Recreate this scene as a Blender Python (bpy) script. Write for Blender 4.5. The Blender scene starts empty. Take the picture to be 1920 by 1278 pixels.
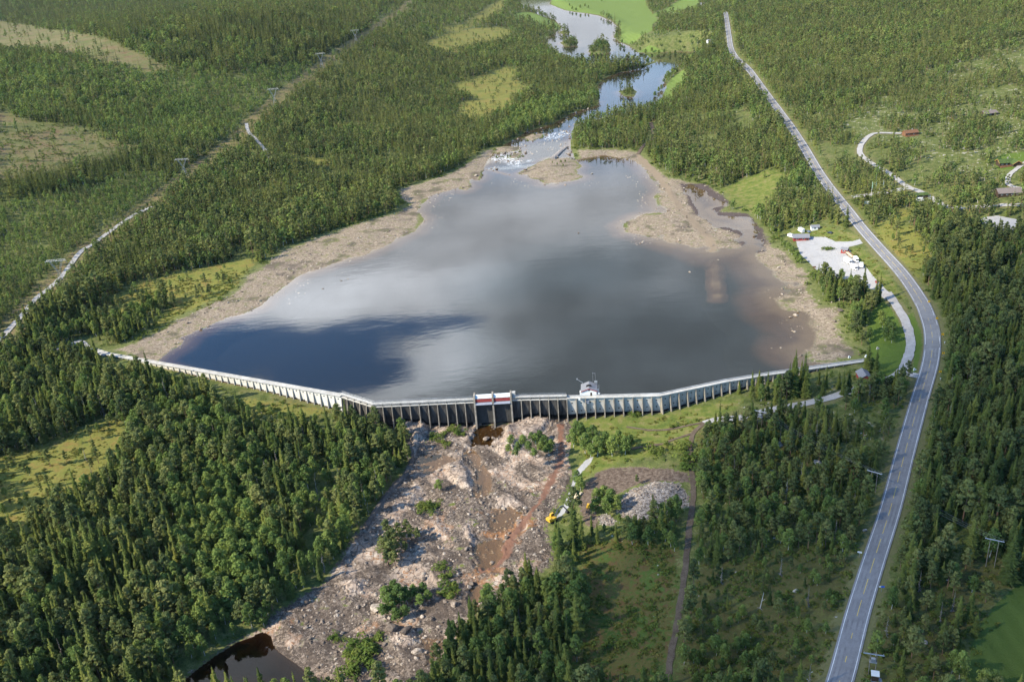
import bpy, bmesh, math, random
import numpy as np
from mathutils import Matrix, Vector, Euler

SC = bpy.context.scene
COL = SC.collection
RNG = np.random.default_rng(7)
random.seed(7)

# ------------------------------------------------------------------ camera
PW, PH = 1920.0, 1278.0
FPX, PITCH, ROLL, CAMH = 1665.0, math.radians(24.4), math.radians(4.9), 230.0
fwd = np.array([0, math.cos(PITCH), -math.sin(PITCH)])
right0 = np.array([1.0, 0, 0])
down0 = -np.array([0, math.sin(PITCH), math.cos(PITCH)])
IX = right0 * math.cos(ROLL) + down0 * math.sin(ROLL)
IY = -right0 * math.sin(ROLL) + down0 * math.cos(ROLL)
camd = bpy.data.cameras.new('camera')
cam = bpy.data.objects.new('camera', camd)
COL.objects.link(cam)
cam.matrix_world = Matrix(((IX[0], -IY[0], -fwd[0], 0), (IX[1], -IY[1], -fwd[1], 0),
                           (IX[2], -IY[2], -fwd[2], CAMH), (0, 0, 0, 1)))
camd.sensor_width = 36.0
camd.lens = FPX / PW * 36.0
camd.clip_start, camd.clip_end = 1.0, 60000.0
SC.camera = cam

# ------------------------------------------------------------------ sun, sky, exposure
SUN_EL, SUN_B = math.radians(36), math.radians(20)
SUN = np.array([-math.cos(SUN_B) * math.cos(SUN_EL), -math.sin(SUN_B) * math.cos(SUN_EL), math.sin(SUN_EL)])
sl = bpy.data.lights.new('sun', 'SUN')
sl.energy = 5.0
sl.angle = math.radians(0.5)
sl.color = (1.0, 0.90, 0.71)
so = bpy.data.objects.new('sun', sl)
so.rotation_euler = Vector(SUN).to_track_quat('Z', 'Y').to_euler()
COL.objects.link(so)
SC.view_settings.view_transform = 'Standard'
SC.view_settings.look = 'None'
SC.view_settings.exposure = 0.86
SC.view_settings.gamma = 1.0
cy = SC.cycles
cy.max_bounces = 6
cy.diffuse_bounces = 3
cy.glossy_bounces = 2
cy.transmission_bounces = 2
cy.transparent_max_bounces = 16
cy.volume_bounces = 0
cy.caustics_reflective = False
cy.caustics_refractive = False

# ------------------------------------------------------------------ pixel <-> place
def ray(px):
    px = np.asarray(px, float).reshape(-1, 2)
    return fwd + ((px[:, 0] - PW / 2) / FPX)[:, None] * IX + ((px[:, 1] - PH / 2) / FPX)[:, None] * IY

def PZ(px, z):
    """where the sight lines through px meet the level z"""
    d = ray(px)
    t = (np.asarray(z, float) - CAMH) / d[:, 2]
    return np.stack([d[:, 0] * t, d[:, 1] * t, np.broadcast_to(np.asarray(z, float), t.shape)], 1)

def PROJ(X):
    X = np.asarray(X, float).reshape(-1, 3) - np.array([0, 0, CAMH])
    dz = X @ fwd
    return np.stack([PW / 2 + FPX * (X @ IX) / dz, PH / 2 + FPX * (X @ IY) / dz, dz], 1)

# ------------------------------------------------------------------ lie of the land
CTRL = [
 (500,540,1.5),(760,420,1.5),(860,340,1.5),(1200,290,2),(1450,450,1.5),(1560,600,2),(900,500,.5),(1100,650,.5),(600,620,.5),
 (340,620,1.5),(1000,330,1),(1300,380,1),(1380,560,.5),
 (100,640,6),(200,600,3),(113,530,12),(345,325,25),(300,480,8),(0,700,6),(0,450,25),(600,330,7),(800,250,7),(515,215,42),
 (603,128,56),(700,60,66),(200,240,55),(0,350,45),(0,100,115),(250,80,120),(500,30,122),(0,0,165),(750,5,85),(900,40,32),
 (900,120,16),(1000,200,6),(1070,60,5),(1150,140,3.5),(1250,150,4),(1240,30,7),(450,400,8),
 (1300,250,7),(1362,30,46),(1362,100,34),(1405,133,30),(1480,240,20),(1545,333,15),(1600,400,11),(1690,509,7),(1740,600,5),
 (1740,720,3),(1690,800,1.5),(1650,950,0),(1575,1278,-3),(1560,100,38),(1700,30,52),(1900,30,62),(1900,200,32),(1750,250,24),
 (1900,350,18),(1800,420,10),(1900,600,13),(1900,800,7),(1900,1000,3),(1900,1200,-3),(1540,460,3),
 (182,662,1.7),(245,655,1.2),(290,672,.8),(120,655,3.2),(1600,679,1.4),(1560,668,1.2),(150,720,1.5),(350,740,-2),(500,790,-5),(640,800,-8),(300,900,-4),(0,900,2),(600,950,-8.5),(680,980,-10),(400,1100,-9),
 (100,1100,-2),(450,1180,-12.5),(0,1278,-4),(200,1278,-10),(420,820,-4),
 (760,830,-12),(900,830,-12.5),(1050,830,-11.5),(850,950,-13),(950,1000,-13.3),(750,1050,-13.5),(900,1100,-14),(650,1150,-14.3),
 (800,1200,-14.5),(560,1240,-15.5),(400,1278,-15.5),
 (1150,820,-9),(1250,775,-8),(1200,900,-8.5),(1300,900,-7),(1150,1050,-10),(1350,1100,-8),(1100,1200,-12),(950,1200,-13),
 (900,1278,-14.5),(1450,800,-4),(1500,950,-4),(1560,740,0),(1620,700,1.5),(1400,1278,-8),(1380,790,-5.5)]
_c = np.array(CTRL, float)
_w = PZ(_c[:, :2], _c[:, 2])
_az = np.arctan2(_w[:, 0], _w[:, 1]); _lr = np.log(np.hypot(_w[:, 0], _w[:, 1]))
AZLIM, LR0, LR1 = 0.80, math.log(150), math.log(6000)
extra = []
for a, zf in ((-.8, 420), (-.5, 330), (-.25, 260), (-.1, 130), (.02, 50), (.12, 45), (.2, 130), (.35, 220), (.55, 270), (.8, 300)):
    extra.append((a, math.log(4600), zf))
for r, zl, zr in ((160, -6, -6), (280, -4, -2), (420, 4, 9), (650, 22, 20), (1000, 75, 50), (1700, 190, 110)):
    extra.append((-.78, math.log(r), zl)); extra.append((.78, math.log(r), zr))
for a, z in ((-.4, -8), (0, -15.5), (.35, -6)):
    extra.append((a, math.log(150), z))
extra = np.array(extra)
_KP = np.concatenate([np.stack([_az, _lr], 1), extra[:, :2]]); _KZ = np.concatenate([_c[:, 2], extra[:, 2]])
_KP = _KP * np.array([1.6, 1.0])
def _phi(r2):
    return 0.5 * r2 * np.log(r2 + 1e-9)
_n = len(_KP)
_d2 = ((_KP[:, None] - _KP[None]) ** 2).sum(-1)
_A = np.zeros((_n + 3, _n + 3)); _A[:_n, :_n] = _phi(_d2) + 2e-4 * np.eye(_n)
_A[:_n, _n] = 1; _A[:_n, _n + 1:] = _KP; _A[_n:, :_n] = _A[:_n, _n:].T
_S = np.linalg.solve(_A, np.concatenate([_KZ, np.zeros(3)]))
DAM_PX = [(168,653),(205,664),(640,741),(700,760),(892,751),(960,747),(1090,744),(1238,740),(1360,714),(1440,701),(1625,675)]
DAMZ = 2.4
DAM = PZ(DAM_PX, DAMZ)
def dam_y(x):
    return np.interp(x, DAM[:, 0], DAM[:, 1])
def base_z(x, y):
    """smooth height of the valley, before shores and banks"""
    x = np.asarray(x, float); y = np.asarray(y, float)
    sh = x.shape; x = x.ravel(); y = y.ravel()
    # the land drops to its lower level right at the foot of the dam
    dy = dam_y(x); k = np.clip((x - DAM[0, 0]) / 50, 0, 1) * np.clip((DAM[-1, 0] - x) / 50, 0, 1)
    y = np.where((y < dy) & (y > dy - 26), y + (dy - 26 - y) * k, y)
    u = np.clip(np.arctan2(x, y), -AZLIM, AZLIM) * 1.6
    w = np.clip(np.log(np.hypot(x, y) + 1e-6), LR0, LR1)
    out = np.empty(len(x))
    for i in range(0, len(x), 40000):
        q = np.stack([u[i:i + 40000], w[i:i + 40000]], 1)
        d2 = (q[:, :1] - _KP[None, :, 0]) ** 2 + (q[:, 1:] - _KP[None, :, 1]) ** 2
        out[i:i + 40000] = _phi(d2) @ _S[:_n] + _S[_n] + q @ _S[_n + 1:]
    return out.reshape(sh)

def P(px):
    """where the sight lines through px first meet the land"""
    d = ray(px)
    tt = np.exp(np.linspace(math.log(120), math.log(7000), 420))
    res = np.zeros((len(d), 3))
    for i in range(0, len(d), 200):
        dd = d[i:i + 200]
        X = dd[:, None, :] * tt[None, :, None] + np.array([0, 0, CAMH])
        g = X[..., 2] - base_z(X[..., 0], X[..., 1])
        hit = np.argmax(g < 0, axis=1); hit[~(g < 0).any(1)] = len(tt) - 1; hit = np.maximum(hit, 1)
        k = np.arange(len(dd))
        g0, g1 = g[k, hit - 1], g[k, hit]
        f = np.clip(g0 / (g0 - g1 + 1e-9), 0, 1)
        t = tt[hit - 1] + f * (tt[hit] - tt[hit - 1])
        res[i:i + 200] = dd * t[:, None] + np.array([0, 0, CAMH])
    return res

# ------------------------------------------------------------------ small plane geometry
def seg_dist(x, y, poly, closed=True):
    d2 = np.full(x.shape, 1e18)
    n = len(poly)
    for i in range(n if closed else n - 1):
        ax, ay = poly[i][0], poly[i][1]; bx, by = poly[(i + 1) % n][0], poly[(i + 1) % n][1]
        vx, vy = bx - ax, by - ay
        t = np.clip(((x - ax) * vx + (y - ay) * vy) / (vx * vx + vy * vy + 1e-12), 0, 1)
        d2 = np.minimum(d2, (x - ax - t * vx) ** 2 + (y - ay - t * vy) ** 2)
    return np.sqrt(d2)

def inside(x, y, poly):
    c = np.zeros(x.shape, bool); n = len(poly); j = n - 1
    for i in range(n):
        xi, yi, xj, yj = poly[i][0], poly[i][1], poly[j][0], poly[j][1]
        if yi != yj:
            c ^= ((yi > y) != (yj > y)) & (x < (xj - xi) * (y - yi) / (yj - yi) + xi)
        j = i
    return c

def sdist(x, y, poly, far=60.0):
    """signed distance, positive inside, cut off at -far"""
    poly = np.asarray(poly)[:, :2]
    out = np.full(x.shape, -far)
    lo, hi = poly.min(0) - far, poly.max(0) + far
    m = (x > lo[0]) & (x < hi[0]) & (y > lo[1]) & (y < hi[1])
    if m.any():
        xs, ys = x[m], y[m]
        d = seg_dist(xs, ys, poly)
        ins = inside(xs, ys, poly)
        out[m] = np.where(ins, d, -np.minimum(d, far))
    return out

def smooth_line(pts, step):
    """Catmull-Rom through pts, resampled about every step metres"""
    pts = np.asarray(pts, float)
    q = np.vstack([2 * pts[0] - pts[1], pts, 2 * pts[-1] - pts[-2]])
    out = []
    for i in range(1, len(q) - 2):
        n = max(2, int(np.linalg.norm(q[i + 1] - q[i]) / step))
        t = np.linspace(0, 1, n, endpoint=False)[:, None]
        a, b, c, d = q[i - 1], q[i], q[i + 1], q[i + 2]
        out.append(.5 * (2 * b + (c - a) * t + (2 * a - 5 * b + 4 * c - d) * t ** 2 + (3 * b - a - 3 * c + d) * t ** 3))
    out.append(q[-2][None])
    return np.vstack(out)

def sm(a, b, x):
    t = np.clip((x - a) / (b - a), 0, 1)
    return t * t * (3 - 2 * t)

_perm = np.random.default_rng(3).random((256, 256))
def vnoise(x, y, scale):
    """value noise 0..1"""
    x = np.asarray(x) / scale; y = np.asarray(y) / scale
    xi = np.floor(x).astype(int); yi = np.floor(y).astype(int)
    fx = x - xi; fy = y - yi
    fx = fx * fx * (3 - 2 * fx); fy = fy * fy * (3 - 2 * fy)
    g = lambda a, b: _perm[a & 255, b & 255]
    return (g(xi, yi) * (1 - fx) + g(xi + 1, yi) * fx) * (1 - fy) + (g(xi, yi + 1) * (1 - fx) + g(xi + 1, yi + 1) * fx) * fy

def fnoise(x, y, scale, oct=4):
    s = 0; a = 1; tot = 0
    for k in range(oct):
        s = s + a * vnoise(x + 37.1 * k, y - 11.7 * k, scale / 2 ** k); tot += a; a *= .5
    return s / tot
# ------------------------------------------------------------------ outlines traced on the land
LAKE = [(285,684),(300,668),(330,650),(350,630),(385,612),(403,603),(455,587),(490,572),(500,558),(520,545),(540,530),(562,515),(600,503),
 (622,494),(645,488),(680,478),(715,463),(745,447),(775,433),(792,412),(780,395),(800,372),(815,362),(838,357),(862,350),(885,340),(880,325),
 (893,318),(903,322),(912,308),(930,300),(960,300),(1000,298),(1040,296),(1075,300),(1110,293),(1135,291),(1160,295),(1190,300),(1205,312),
 (1217,325),(1228,340),(1238,352),(1230,370),(1236,386),(1248,398),(1215,402),(1196,407),(1172,420),(1178,434),(1205,436),(1225,442),
 (1262,452),(1300,455),(1340,468),(1372,463),(1387,452),(1378,434),(1335,424),(1308,411),(1300,395),(1290,372),(1278,352),(1292,345),(1318,356),
 (1352,375),(1365,385),(1340,393),(1352,402),(1400,403),(1424,432),(1432,470),(1440,487),(1450,505),(1470,520),(1493,531),(1480,545),(1471,560),
 (1480,575),(1500,583),(1520,595),(1543,615),(1552,636),(1545,648),(1520,661),(1503,669),(1515,676),(1560,677),(1580,684)]
ISLE = [(972,325),(985,318),(1000,311),(1012,304),(1030,297),(1048,298),(1065,296),(1080,303),(1088,312),(1078,318),(1080,326),(1092,331),(1078,337),
 (1058,341),(1040,346),(1022,344),(1012,336),(995,334),(980,328)]
BARS = [[(885,338),(880,325),(888,313),(901,318),(903,330),(897,338)],[(862,353),(868,343),(880,342),(884,350),(874,356)],
 [(983,262),(1000,255),(1020,255),(1015,261),(995,268)],[(930,281),(945,278),(975,279),(970,285),(945,288),(930,290)],
 [(955,296),(965,290),(978,288),(975,293),(962,298)],[(1265,405),(1285,400),(1300,412),(1292,420),(1270,418)]]
RIVER = [(905,312),(913,297),(930,279),(950,268),(973,257),(983,247),(1010,240),(1040,230),(1070,213),(1100,203),(1120,197),(1124,180),(1120,160),
 (1133,147),(1157,137),(1180,133),(1207,126),(1228,118),(1236,112),(1215,119),(1190,122),(1165,122),(1140,121),(1103,120),(1078,118),(1057,113),(1040,100),
 (1017,80),(1024,73),(1038,64),(1053,52),(1040,37),(1007,27),(980,21),(973,8),(975,-12),(1040,-12),(1030,8),(1060,20),(1095,25),(1123,30),(1147,40),
 (1160,53),(1150,70),(1160,78),(1180,87),(1198,99),(1223,99),(1250,98),(1273,97),(1312,97),(1308,106),(1280,120),(1267,130),(1247,145),(1250,164),
 (1236,196),(1207,205),(1167,213),(1140,219),(1105,228),(1077,238),(1073,250),(1070,273),(1078,292),(1085,312),(1050,330),(980,330)]
RISLE = [[(1160,172),(1180,164),(1194,172),(1188,182),(1170,180)],[(1050,80),(1065,74),(1085,79),(1080,87),(1060,88)],
 [(1103,97),(1115,84),(1135,82),(1146,94),(1138,101),(1110,102)],[(1045,60),(1062,57),(1070,62),(1055,65)]]
POND = [(325,1290),(360,1258),(400,1228),(440,1203),(495,1181),(512,1190),(520,1213),(545,1232),(572,1252),(600,1266),(640,1290)]
BEDPOOLS = [([(892,799),(926,800),(946,799),(944,806),(938,818),(926,829),(915,835),(887,834),(883,812)],-12.9),
 ([(867,850),(887,836),(900,846),(905,862),(926,885),(928,895),(920,932),(893,932),(890,890),(880,870)],-13.2),
 ([(770,872),(790,855),(813,850),(857,852),(857,865),(830,873),(803,886)],-12.6),
 ([(887,1045),(895,1025),(920,1010),(940,1012),(950,1040),(930,1068),(903,1076)],-14.0),
 ([(873,1115),(890,1098),(905,1100),(907,1112),(897,1138),(886,1136)],-14.6),
 ([(780,1205),(800,1192),(830,1196),(815,1240),(800,1246)],-14.9),
 ([(905,985),(925,950),(960,945),(985,960),(970,990),(940,1000),(915,1003)],-13.5)]
BED = [(700,786),(745,795),(764,822),(772,868),(745,905),(712,950),(692,985),(667,1012),(641,1052),(612,1092),(560,1122),(512,1152),(492,1178),(440,1203),
 (400,1228),(360,1258),(325,1290),(790,1290),(832,1212),(882,1152),(942,1112),(1000,1084),(1032,1062),(1040,1020),(1022,992),(1034,964),(1050,940),(1072,905),
 (1062,860),(1075,815),(1070,790),(1040,782),(960,796),(900,796),(800,796)]
SHORE = [[(200,662),(222,652),(250,642),(280,625),(300,618),(330,600),(352,588),(390,572),(415,562),(440,545),(455,522),(480,508),(505,488),(530,472),(560,462),(600,445),
 (640,430),(690,415),(735,402),(762,385),(738,372),(745,356),(785,345),(830,330),(862,315),(880,302),(905,287),(930,279),(940,300),(905,330),(860,360),(800,375),(790,430),(720,470),(620,505),(540,540),
 (500,580),(400,612),(330,660),(290,690)],
 [(1072,275),(1080,282),(1110,283),(1140,281),(1180,282),(1206,288),(1222,306),(1245,322),(1262,335),(1290,338),(1330,348),(1360,362),(1372,382),(1360,395),(1402,398),(1428,424),
 (1452,446),(1460,462),(1482,470),(1500,490),(1512,505),(1526,515),(1528,545),(1545,570),(1580,576),(1590,590),(1583,610),(1595,640),(1622,660),(1622,676),(1560,685),(1500,680),(1500,600),
 (1440,560),(1400,480),(1300,480),(1160,450),(1170,400),(1230,400),(1220,340),(1180,305),(1080,300)]]
MIRE = [[(-20,866),(60,842),(110,822),(165,800),(200,782),(226,788),(240,815),(228,858),(200,900),(150,938),(95,968),(50,990),(-20,1015)],
 [(165,585),(190,568),(230,545),(270,528),(312,516),(330,540),(290,572),(240,598),(195,604)],
 [(312,520),(360,505),(400,495),(440,488),(480,484),(462,515),(445,540),(415,556),(380,572),(330,596),(300,612),(290,600),(330,570)],
 [(830,50),(870,45),(905,20),(930,5),(950,-5),(945,18),(928,30),(890,45),(862,58),(835,60)],
 [(795,77),(850,60),(900,52),(935,50),(962,60),(945,80),(890,90),(865,98),(812,96)],
 [(845,160),(880,150),(920,135),(950,124),(976,130),(962,150),(1000,165),(965,188),(945,210),(900,228),(865,220),(860,200),(890,185),(850,172)],
 [(545,300),(575,296),(612,298),(600,310),(560,308)],
 [(410,760),(450,748),(500,755),(560,764),(600,772),(560,790),(500,785),(450,775)],
 [(1620,440),(1680,410),(1740,440),(1750,490),(1720,525),(1690,500),(1650,455)],[(1650,420),(1690,395),(1720,400),(1690,425)]]
CUT = [[(-20,35),(60,48),(130,60),(200,74),(235,90),(282,110),(322,126),(275,137),(205,118),(150,106),(60,96),(-20,96)],
 [(-20,200),(40,224),(110,234),(150,236),(210,264),(272,276),(232,287),(190,302),(130,314),(60,328),(-20,345)]]
FIELD = [[(960,36),(968,24),(990,23),(1012,27),(1040,38),(1054,50),(1040,53),(1000,42)],
 [(1033,-10),(1034,8),(1062,18),(1100,22),(1126,28),(1150,38),(1164,52),(1162,68),(1185,70),(1215,62),(1238,50),(1232,35),(1215,15),(1205,-10)],
 [(1222,28),(1250,15),(1290,-10),(1320,-10),(1308,14),(1270,28),(1235,32)],
 [(1175,82),(1215,76),(1260,72),(1295,64),(1302,74),(1260,82),(1200,92)],[(1236,182),(1250,158),(1262,138),(1280,128),(1288,134),(1275,160),(1255,182)]]
FIELD2 = [[(1950,1062),(1905,1098),(1870,1130),(1838,1172),(1820,1215),(1812,1290),(1960,1290)]]
LAWN = [[(1628,592),(1655,560),(1680,590),(1698,625),(1700,655),(1692,688),(1668,706),(1645,700),(1622,684),(1630,640)],
 [(1860,300),(1880,290),(1930,285),(1930,318),(1870,318)],[(1700,590),(1712,640),(1712,690),(1700,705),(1716,702),(1726,670),(1728,630),(1712,585)]]
GRASS = [[(1340,350),(1380,335),(1440,318),(1480,325),(1460,345),(1445,370),(1420,395),(1380,390),(1370,372)],[(1075,795),(1130,785),(1190,782),(1240,778),(1300,765),(1345,754),(1400,745),(1380,765),(1342,782),(1312,800),(1292,828),(1235,848),(1160,868),(1105,888),(1088,905),(1078,880),(1100,850),(1060,830)],
 [(1470,430),(1500,424),(1560,424),(1608,442),(1600,455),(1570,452),(1540,440),(1500,440)],[(1585,470),(1612,462),(1640,490),(1690,545),(1700,560),(1680,560),(1640,520),(1605,490)],
 [(805,820),(830,812),(850,822),(835,836),(812,838)],[(952,880),(975,865),(1010,855),(1025,870),(1005,900),(970,908)],[(120,645),(150,640),(165,655),(140,660)]]
SOIL = [[(1083,935),(1100,905),(1120,888),(1145,878),(1200,876),(1255,880),(1290,886),(1302,905),(1297,930),(1288,905),(1240,902),(1195,908),(1160,925),(1130,942),(1118,958),(1122,985),(1112,992),(1096,975)]]
RUBBLE = [[(1150,945),(1185,915),(1230,903),(1275,905),(1292,925),(1290,948),(1262,958),(1232,972),(1195,978),(1160,965)],[(1120,968),(1135,964),(1155,975),(1150,985),(1130,985)]]
MEADOW = [[(1088,1020),(1140,1008),(1210,1005),(1272,1035),(1268,1110),(1250,1290),(1050,1290),(1070,1190),(1085,1100)]]
HEATH = [[(1300,1062),(1400,1035),(1500,1030),(1605,1030),(1595,1100),(1550,1290),(1262,1290),(1290,1150)],[(1640,1150),(1700,1130),(1760,1070),(1830,1040),(1920,1060),(1850,1140),(1800,1210),(1790,1290),(1600,1290)],
 [(1300,800),(1400,790),(1500,810),(1540,850),(1500,900),(1400,900),(1330,870)]]
PALE = [[(1560,230),(1650,180),(1750,120),(1850,60),(1940,40),(1940,330),(1800,330),(1700,270),(1620,260)],[(1390,780),(1480,800),(1600,820),(1650,780),(1560,740),(1470,745)]]
STRIPLINE = [(-20,660),(45,592),(75,556),(112,522),(160,472),(215,430),(270,394),(340,338),(400,290),(455,250),(470,227),(500,207),(530,177),(570,150),(610,117),(670,75),(720,40),(765,8),(800,-20)]
GRAVEL = [[(1042,972),(1056,950),(1066,925),(1078,885),(1098,862),(1112,855),(1108,866),(1088,888),(1076,915),(1072,940),(1058,962)],[(1490,440),(1520,440),(1548,442),(1568,452),(1600,452),(1612,448),(1618,456),(1600,461),(1590,463),(1600,480),(1625,500),(1650,530),(1668,548),(1660,560),(1640,545),(1600,520),(1560,520),(1530,505),(1500,475)],
 [(1835,410),(1870,405),(1905,412),(1915,425),(1895,435),(1860,432),(1845,425)]]
REDWET = [[(1044,800),(1060,800),(1057,850),(1058,866),(1036,915),(1020,945),(984,985),(968,1010),(958,1045),(935,1060),(903,1075),(893,1050),(935,1028),(960,999),(988,965),(1010,939),(1036,888),(1048,852)]]
CAUSEWAY = [[(1195,290),(1212,300),(1235,325),(1262,360),(1285,395),(1310,420),(1335,445),(1347,480),(1350,540),(1335,540),(1330,480),(1318,445),(1295,420),(1272,395),(1245,355),(1222,325),(1200,305)]]

def w0(px): return PZ(px, 0.0)[:, :2]
def wz(px, z): return PZ(px, z)[:, :2]
def wt(px): return P(px)[:, :2]
LAKE_W = w0(LAKE).tolist()
# close the lake along the dam axis, a little behind the crest
_dl = DAM[::-1, :2]
LAKE_W = np.array(LAKE_W + [[p[0], p[1] - 45] for p in _dl if p[0] < LAKE_W[-1][0] - 5 and p[0] > LAKE_W[0][0] + 5])
ISLE_W = w0(ISLE); BARS_W = [w0(b) for b in BARS]
RIVER_W = wz(RIVER, 2.5); RISLE_W = [wz(b, 2.5) for b in RISLE]
BED_W = wz(BED, -13.0); POND_W = wz(POND, -15.6)
Y_RAP0, Y_RAP1 = w0([(960, 312)])[0, 1], w0([(960, 268)])[0, 1]
def river_level(x, y):
    return 0.03 + 2.5 * sm(Y_RAP0, Y_RAP1, y)
def dam_side(x, y):
    """metres upstream of the dam line (negative downstream)"""
    return np.asarray(y) - dam_y(x)

# ------------------------------------------------------------------ roads (centre lines, level with the land)
_E = [(1278,1548,1600),(1152,1585,1630),(1052,1617,1659),(952,1650,1690),(852,1678,1714),(752,1705,1742),(676,1730,1760),(626,1732,1763),(590,1719,1757),(559,1702,1744),(509,1673,1703),
      (459,1628,1657),(400,1582,1605),(333,1530,1553),(267,1493,1510),(200,1447,1462),(133,1398,1413),(100,1368,1380),(66,1362,1371),(33,1358,1366),(24,1356,1363)]
ROAD_PX = [(1530,1400)] + [((a + b) / 2, v) for v, a, b in _E]
ROADS = {
 'road': (ROAD_PX, 8.6),
 'side_road': ([(1598,370),(1630,366),(1665,360),(1700,354),(1718,357),(1750,374),(1775,388),(1810,390),(1860,386),(1930,384)], 6.0),
 'cabin_road': ([(1706,353),(1690,343),(1668,326),(1640,310),(1622,298),(1612,286),(1616,270),(1632,254),(1650,250),(1690,251)], 5.0),
 'cabin_drive': ([(1930,300),(1905,318),(1892,330),(1890,345),(1905,352),(1930,354)], 4.0),
 'dam_road': ([(1664,548),(1682,575),(1697,600),(1707,635),(1704,665),(1690,695),(1672,708),(1640,718),(1590,735),(1540,750),(1480,762),(1440,770),(1395,782),(1340,788),(1322,794)], 5.0),
 'dam_turnout': ([(1690,697),(1712,703),(1728,706)], 5.0),
 'track': ([(1322,794),(1305,806),(1294,830),(1296,870),(1300,920),(1294,980),(1285,1060),(1272,1150),(1258,1230),(1246,1300)], 2.4),
 'grass_track': ([(1318,792),(1285,799),(1250,806),(1215,806),(1175,800)], 1.5),
 'grass_track_b': ([(1300,812),(1270,822),(1240,832),(1200,838),(1185,842)], 1.6),
 'powerline_track': ([(-15,655),(20,615),(45,588),(68,560),(110,525),(150,474),(175,458),(215,428),(250,405),(285,388)], 4.0),
 'forest_track': ([(462,232),(466,248),(480,262),(497,282),(503,298)], 4.0),
 'shore_track': ([(1196,288),(1208,272),(1222,262),(1224,245),(1220,230)], 4.0),
 'left_dam_road': ([(165,652),(150,640),(128,650),(100,655)], 4.0),
}
ROAD_W = {}
for k, (pp, w) in ROADS.items():
    q = wt(pp)
    ROAD_W[k] = (smooth_line(q, 3.0 if k != 'road' else 4.0), w)

# ------------------------------------------------------------------ the ground sheet
def grid_axes():
    az = np.linspace(-.70, .70, 1000)
    r = [140.0]
    while r[-1] < 6500:
        r.append(r[-1] + .75 * max(1, r[-1] / 470) ** 1.55)
    return az, np.array(r)
AZ, RR = grid_axes()
GX = RR[:, None] * np.sin(AZ)[None]; GY = RR[:, None] * np.cos(AZ)[None]
GSH = GX.shape

def sd_all(x, y):
    s = {}
    lake = sdist(x, y, LAKE_W, 80)
    for b in [ISLE_W] + BARS_W:
        lake = np.minimum(lake, -sdist(x, y, b, 80))
    s['lake'] = lake
    riv = sdist(x, y, RIVER_W, 80)
    for b in RISLE_W + BARS_W + [ISLE_W]:
        riv = np.minimum(riv, -sdist(x, y, b, 80))
    s['river'] = riv
    s['bed'] = sdist(x, y, BED_W, 60)
    s['pond'] = sdist(x, y, POND_W, 40)
    return s

def road_dist(x, y, only=None):
    d = np.full(x.shape, 60.0)
    for k, (ln, w) in ROAD_W.items():
        if only and k not in only: continue
        pts = ln[::3] if len(ln) > 8 else ln
        lo, hi = pts.min(0) - 30, pts.max(0) + 30
        m = (x > lo[0]) & (x < hi[0]) & (y > lo[1]) & (y < hi[1])
        if m.any():
            d[m] = np.minimum(d[m], seg_dist(x[m], y[m], np.vstack([pts, ln[-1:]]), False) - w / 2)
    return d

BEDPOOL_W = [(wz(p, z), z) for p, z in BEDPOOLS]
RUB_W = [wt(p) for p in RUBBLE]
SUNK_W = w0([(1310,424),(1327,420),(1339,462),(1346,505),(1349,560),(1340,560),(1337,508),(1329,466)])
OUTCROP = [([(738,792),(768,786),(802,788),(804,806),(790,832),(778,858),(764,850),(766,825),(748,806)],4.2),([(882,800),(892,786),(898,796),(893,812),(880,822),(872,812)],4.0),
 ([(946,802),(975,788),(1010,784),(1035,790),(1030,806),(1005,822),(975,842),(945,858),(935,852),(925,846),(940,825)],4.0),
 ([(830,868),(862,858),(886,880),(890,905),(884,920),(850,912),(832,890)],2.4),([(868,985),(880,975),(884,995),(902,1030),(890,1030),(870,1005)],2.2),
 ([(780,900),(800,925),(790,935),(762,950),(755,930)],1.6),([(925,930),(955,925),(985,945),(960,950),(930,952)],1.2),([(640,1095),(665,1080),(690,1085),(680,1108),(650,1120)],2.0),
 ([(700,1130),(722,1132),(728,1155),(700,1158)],2.4),([(725,1172),(770,1170),(790,1195),(755,1208),(728,1195)],2.2)]
OUTCROP_W = [(wz(p, -12.0), h) for p, h in OUTCROP]
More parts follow.
